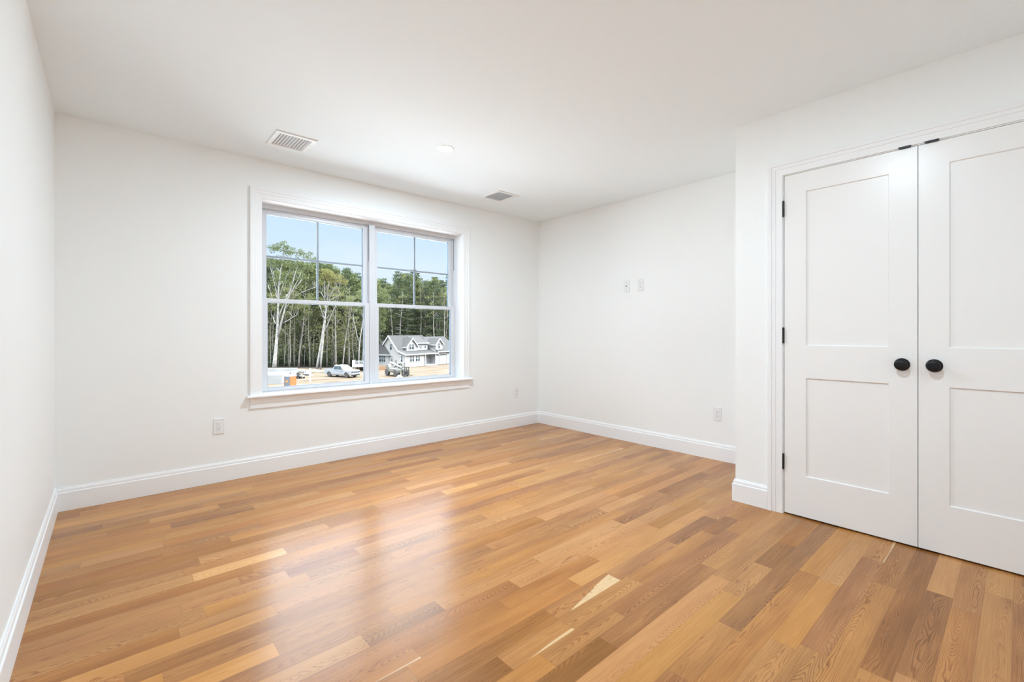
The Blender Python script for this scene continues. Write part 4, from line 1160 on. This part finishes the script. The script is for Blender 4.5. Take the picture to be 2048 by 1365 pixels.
def tree(kind, crown, trunk, p, hgt, rz, label, cat, group, base=22.0):
    key = (kind, crown, trunk)
    if key not in PROTO:
        root = empty(kind)
        for nm, me in (('trunk', TRUNKS[trunk]), ('foliage', CROWNS[crown])):
            o = bpy.data.objects.new(nm, me); COL.objects.link(o); o.parent = root
        PROTO[key] = root
    else: root = copy_tree(PROTO[key])
    root.location = p; root.rotation_euler = (0, 0, rz); k = hgt/base
    root.scale = (k*0.96, k*0.96, k)
    tag(root, label, cat, group)
    return root
rnd = random.Random(11)
def top_y(px):
    """height of the tree line in the photograph"""
    P = ((520, 520), (600, 522), (640, 526), (690, 533), (728, 562), (757, 562), (775, 552), (800, 545), (835, 548), (870, 552), (910, 550))
    for (a, ya), (b_, yb) in zip(P, P[1:]):
        if a <= px <= b_: return ya + (yb-ya)*(px-a)/(b_-a)
    return 550
LEAFY = 'tall leafy tree with a full green crown in the woods beyond the clearing'
PINE = 'dark evergreen tree with layered drooping branches deep in the woods'
n_tree = 0
for row, (x0, x1, Z, step, kinds) in enumerate((
    (400, 512, 104, 24, ('L', 'P', 'L')), (300, 512, 128, 26, ('Q', 'L', 'Q')), (915, 1010, 128, 24, ('P', 'L', 'P')), (918, 1060, 142, 26, ('Q', 'L')),
    (528, 752, 101, 17, ('L', 'P', 'L')), (522, 752, 109, 19, ('P', 'L', 'L')), (530, 750, 119, 17, ('P', 'L', 'P')),
    (750, 905, 124, 17, ('P', 'L', 'P')), (756, 908, 131, 17, ('L', 'L', 'P')), (520, 910, 142, 15, ('Q', 'Q', 'L', 'Q')))):
    px = x0
    while px < x1:
        Zt = Z + rnd.uniform(-3, 3); p = at(px + rnd.uniform(-4, 4), 700, Zt); p.z = GZ
        ty = top_y(min(909, max(521, px))) + rnd.choice((rnd.uniform(-2, 8), rnd.uniform(4, 26)))
        hgt = (CY_PX - ty) * Zt / F_PX + 7.2
        k = kinds[n_tree % len(kinds)]
        if k == 'L': tree('leafy_tree', rnd.choice(('leafy1', 'leafy2', 'leafy1')), rnd.choice(('a', 'b', 'd')), p, hgt, rnd.uniform(0, 6.28), LEAFY, 'tree', 'leafy trees of the woods')
        elif k == 'P': tree('evergreen_tree', 'pine1', 'c', p, hgt, rnd.uniform(0, 6.28), PINE, 'tree', 'evergreens of the woods')
        else: tree('evergreen_tree', 'pine2', 'c', p, hgt, rnd.uniform(0, 6.28), PINE, 'tree', 'evergreens of the woods')
        n_tree += 1; px += step * rnd.uniform(0.8, 1.2)

# slender trunks along the edge of the woods: (base px, px at y=600, width px, distance)
EDGE = 'slender bare trunk along the edge of the woods, small crown high up'
edge_spec = [(541, 543, 1.6, 95), (545, 549, 1.3, 97), (561, 566, 1.3, 99), (569, 571, 2.0, 94), (573, 574, 1.3, 101), (579, 584, 2.4, 93), (589, 587, 2.0, 94), (591.5, 592, 1.2, 98),
             (597, 610, 3.0, 92), (609, 611, 1.6, 96), (619.5, 617, 1.8, 94), (629, 627, 1.6, 98), (646, 648, 1.4, 97), (649, 653, 1.2, 101), (654, 656, 2.2, 94), (664, 666, 1.8, 96), (671.5, 671.5, 3.4, 94),
             (677, 676, 1.3, 100), (684, 704, 2.2, 92.5), (693, 692, 1.2, 99), (698.5, 698, 2.0, 95), (707, 705, 2.6, 96), (724, 728, 2.2, 94),
             (762, 759, 1.6, 119), (767, 769, 1.5, 121), (786.5, 781, 2.4, 118), (801, 803, 4.2, 120), (842, 841, 2.4, 121), (852, 850, 1.4, 124), (870.5, 866, 2.2, 118), (878, 882, 2.2, 121), (888, 889, 2.6, 119), (892, 894, 1.8, 122), (826, 827, 1.3, 125)]
for i, (b0, b1, wpx, Z) in enumerate(edge_spec):
    r_ = random.Random(300+i)
    p = at(b0, 700, Z); p.z = GZ
    q = at(b1, 600, Z + r_.uniform(-1.5, 1.5))
    hgt = (CY_PX - 588 + r_.uniform(-4, 22)) * Z / F_PX + 7.2
    root = empty('slender_tree', p); tag(root, EDGE, 'tree', 'slender trees at the edge of the woods')
    m = MB(); rad = wpx * Z / F_PX / 2
    vec = (q - p) / (q.z - p.z)
    pts, rr = [], []
    wob = r_.uniform(0.05, 0.22); ph = r_.uniform(0, 6)
    for k in range(13):
        z = hgt*k/12
        pts.append((vec.x*z + wob*sin(ph+k*0.55)*min(1, k/3), vec.y*z + wob*cos(ph+k*0.6), z)); rr.append(max(0.018, rad*(1.12-0.95*k/12)))
    m.tube(pts, rr, 7)
    for k in range(9 if wpx < 4 else 26):
        t_ = r_.uniform(0.30, 0.92) if wpx < 4 else r_.uniform(0.28, 0.8)
        i0 = int(t_*12); c = Vector(pts[i0]).lerp(Vector(pts[min(12, i0+1)]), t_*12-i0)
        a = r_.uniform(0, 6.28); L_ = r_.uniform(0.8, 2.4); el = r_.uniform(0.5, 1.1) if wpx < 4 else r_.uniform(-0.2, 0.35)
        e2_ = c + Vector((cos(a)*cos(el), sin(a)*cos(el), sin(el))) * L_
        m.tube([c, c.lerp(e2_, 0.5) + Vector((0, 0, 0.08)), e2_], [rad*0.34, rad*0.24, 0.02], 5)
    m.build('trunk', r_.choice((M_BARK2, M_BARK2, M_BARK)), root, smooth=True)
    mf = MB()
    for k in range(9):
        t_ = r_.uniform(0.72, 1.0); i0 = min(12, int(t_*12)); c = Vector(pts[i0])
        leaves(mf, r_, c + Vector((r_.uniform(-1.2, 1.2), r_.uniform(-1.2, 1.2), r_.uniform(-0.2, 0.6))), (0.9, 0.9, 0.45), 34, 0.14)
    mf.build('foliage', r_.choice((M_LEAF, M_YOUNG)), root, recalc=False)

# individual pale trees in front, limbs laid out from the photograph (px, px) at their own distance
def pale_tree(Z, limbs, clumps, label, leafm, base, seed, depth=1.6):
    r_ = random.Random(seed)
    p0 = at(base[0], base[1], Z); p0.z = GZ
    root = empty('birch_tree', p0); tag(root, label, 'tree')
    m = MB()
    for li, limb in enumerate(limbs):
        pts, rr = [], []
        dz = r_.uniform(-depth, depth) if li else 0.0
        n_ = len(limb)
        for k, (x, y, w_) in enumerate(limb):
            q = at(x, y, Z + dz*(k/(n_-1)))
            if li == 0 and k == 0: q.z = GZ
            pts.append(q - p0); rr.append(w_*Z/F_PX/2)
        m.tube(pts, rr, 9)
    for limb in limbs:
        for k in range(max(1, len(limb)//2), len(limb)):
            x, y, w_ = limb[k]
            for _ in range(3):
                a = r_.uniform(-2.3, -0.8); L_ = r_.uniform(8, 20); c = at(x, y, Z) - p0
                q1 = at(x + cos(a)*L_*0.5, y + sin(a)*L_*0.5, Z + r_.uniform(-0.5, 0.5)) - p0
                q2 = at(x + cos(a)*L_ + r_.uniform(-2, 2), y + sin(a)*L_, Z + r_.uniform(-1, 1)) - p0
                m.tube([c, q1, q2], [w_*Z/F_PX*0.28, w_*Z/F_PX*0.2, 0.012], 5)
    m.build('trunk', M_BIRCH, root, smooth=True)
    mf = MB()
    for (x, y, rx, ry, n_) in clumps:
        k = Z/F_PX
        for _ in range(max(1, int(n_/18))):
            a = r_.uniform(0, 6.28); q_ = sqrt(r_.random())
            c = at(x + rx*q_*cos(a), y + ry*q_*sin(a), Z + r_.uniform(-1.5, 1.5)) - p0
            leaves(mf, r_, c, (0.6, 0.6, 0.34), 34, 0.115)
    mf.build('foliage', leafm, root, recalc=False)
pale_tree(84.3, [
    [(548, 743, 8.6), (550, 720, 7.2), (552.5, 690, 5.8), (555, 660, 5.0), (556, 630, 4.2), (556.5, 600, 3.4), (557.5, 575, 2.8), (561, 545, 2.0), (566, 520, 1.1), (570, 500, 0.7)],
    [(556.5, 674, 4.0), (562, 648, 3.6), (568, 625, 3.0), (573, 606, 2.4), (580, 585, 1.8), (588, 555, 1.2), (596, 530, 0.7)],
    [(557, 640, 2.6), (562, 622, 2.2), (569, 606, 1.8), (580, 580, 1.4), (590, 555, 0.9)],
    [(565, 647, 1.8), (575, 642, 1.5), (586, 635, 1.2), (593, 631, 1.0), (596, 626, 0.7)],
    [(551, 648, 1.8), (547.5, 640, 1.4), (546, 635, 0.8)],
    [(570, 622, 1.4), (574, 615, 1.0), (577, 609, 0.6)],
    [(556.5, 600, 1.8), (551, 575, 1.6), (545, 552, 1.2), (541, 535, 0.8)],
    [(555, 576, 1.3), (549, 556, 1.0), (546, 545, 0.6)],
    [(556.8, 605, 2.0), (563, 580, 1.6), (572, 556, 1.2), (580, 540, 0.8)],
    [(573, 606, 1.6), (584, 582, 1.5), (596, 560, 1.1), (602, 545, 0.7)],
    [(580, 598, 1.4), (592, 575, 1.2), (604, 558, 0.8)],
    [(585, 596, 1.2), (606, 584, 1.0), (622, 578, 1.0), (631, 575, 1.4)],
    [(549, 610, 1.3), (541, 585, 1.0), (536, 570, 0.7)]],
    [(548, 497, 14, 8, 260), (564, 492, 12, 8, 260), (578, 503, 12, 7, 220), (598, 507, 10, 6, 150), (612, 510, 12, 7, 170), (624, 518, 8, 5, 90), (545, 525, 14, 9, 280), (566, 522, 18, 9, 330), (590, 526, 16, 9, 260), (610, 532, 14, 9, 200), (548, 560, 13, 10, 120), (580, 560, 16, 12, 130), (555, 590, 16, 10, 70), (562, 615, 12, 8, 50)],
    'large pale-barked tree with forked trunk and spreading limbs at the left edge of the window', M_LEAF, (548, 743), 51)
pale_tree(88.6, [
    [(641, 739.5, 3.6), (643, 712, 3.4), (645.5, 690, 3.2), (648, 665, 2.9), (650.5, 640, 2.6), (652, 618, 2.2), (650, 600, 1.8), (648.5, 580, 1.4), (649.5, 560, 0.8)],
    [(633.5, 740, 4.6), (636, 722, 4.2), (640, 700, 4.0), (644, 675, 3.4), (647.5, 650, 3.0), (651, 630, 2.6), (654, 612, 2.2), (655, 595, 1.6), (657, 575, 1.0), (660, 560, 0.7)],
    [(648, 668, 2.0), (655, 650, 1.8), (663, 630, 1.5), (670, 615, 1.2), (675, 602, 0.8)],
    [(647, 637, 1.2), (643, 622, 1.0), (639, 610, 0.7)],
    [(654, 612, 2.0), (659, 600, 1.8), (664, 584, 1.5), (672, 573, 1.1), (677, 565, 0.6)],
    [(659, 602, 1.6), (669, 596, 1.5), (676, 588, 1.3), (679, 575, 0.9), (680, 566, 0.6)],
    [(658, 600, 1.3), (659, 588, 1.1), (664, 583, 0.7)],
    [(649, 597, 1.4), (645, 590, 1.1), (641, 584, 0.7)],
    [(653, 600, 1.2), (654, 583, 1.0), (658, 565, 0.6)]],
    [(648, 548, 9, 8, 190), (658, 545, 10, 8, 220), (668, 550, 8, 8, 160), (645, 562, 7, 7, 110), (662, 562, 10, 8, 170), (680, 560, 8, 6, 140), (688, 566, 7, 6, 110), (674, 575, 7, 5, 60), (655, 578, 10, 6, 60)],
    'twin white-stemmed birch with a golden green crown left of the truck', M_GOLD, (637, 739.5), 52)
pale_tree(90.5, [
    [(717.5, 728, 2.4), (718, 705, 2.2), (719.5, 685, 2.0), (723, 660, 1.8), (726.5, 640, 1.5), (728, 615, 1.2), (730, 590, 0.8)],
    [(718, 692, 1.2), (716, 678, 1.1), (712, 662, 1.0), (709, 648, 0.8), (706, 630, 0.6)]],
    [(727, 585, 10, 12, 160), (712, 600, 9, 9, 90)],
    'thin forked pale trunk behind the white deck railing', M_LEAF, (717.5, 740), 53)

# dark undergrowth between the trunks
r_ = random.Random(77)
for i in range(30):
    px = 531 + i*7.3 if i < 30 else 0
    Z = r_.choice((98, 103, 107)) + r_.uniform(-1, 1)
    p = at(px, 700, Z); p.z = GZ
    tree('undergrowth_shrub', 'bush', 's', p, r_.uniform(2.6, 4.2), r_.uniform(0, 6.2), 'low dark green shrub in the shade under the trees of the woods', 'shrub', 'undergrowth in the woods', 3.2)
# light green saplings among the trunks
for i, (px, Z, h_) in enumerate(((556, 96, 8.5), (577, 95, 9.5), (600, 97, 10.5), (626, 96, 9.0), (640, 95, 10), (668, 94, 9.5), (688, 97, 12), (697, 95, 10), (712, 97, 11), (672, 98, 13), (654, 97, 12), (546, 98, 11),
                                  (765, 121, 12), (776, 123, 10), (810, 124, 13), (820, 122, 12), (834, 126, 12), (858, 124, 12), (874, 125, 12), (884, 123, 11))):
    p = at(px, 700, Z); p.z = GZ
    tree('sapling', 'small', 's', p, h_, i*1.3, 'light green sapling standing among the trunks at the edge of the woods', 'sapling', 'saplings among the trunks', 6.0)
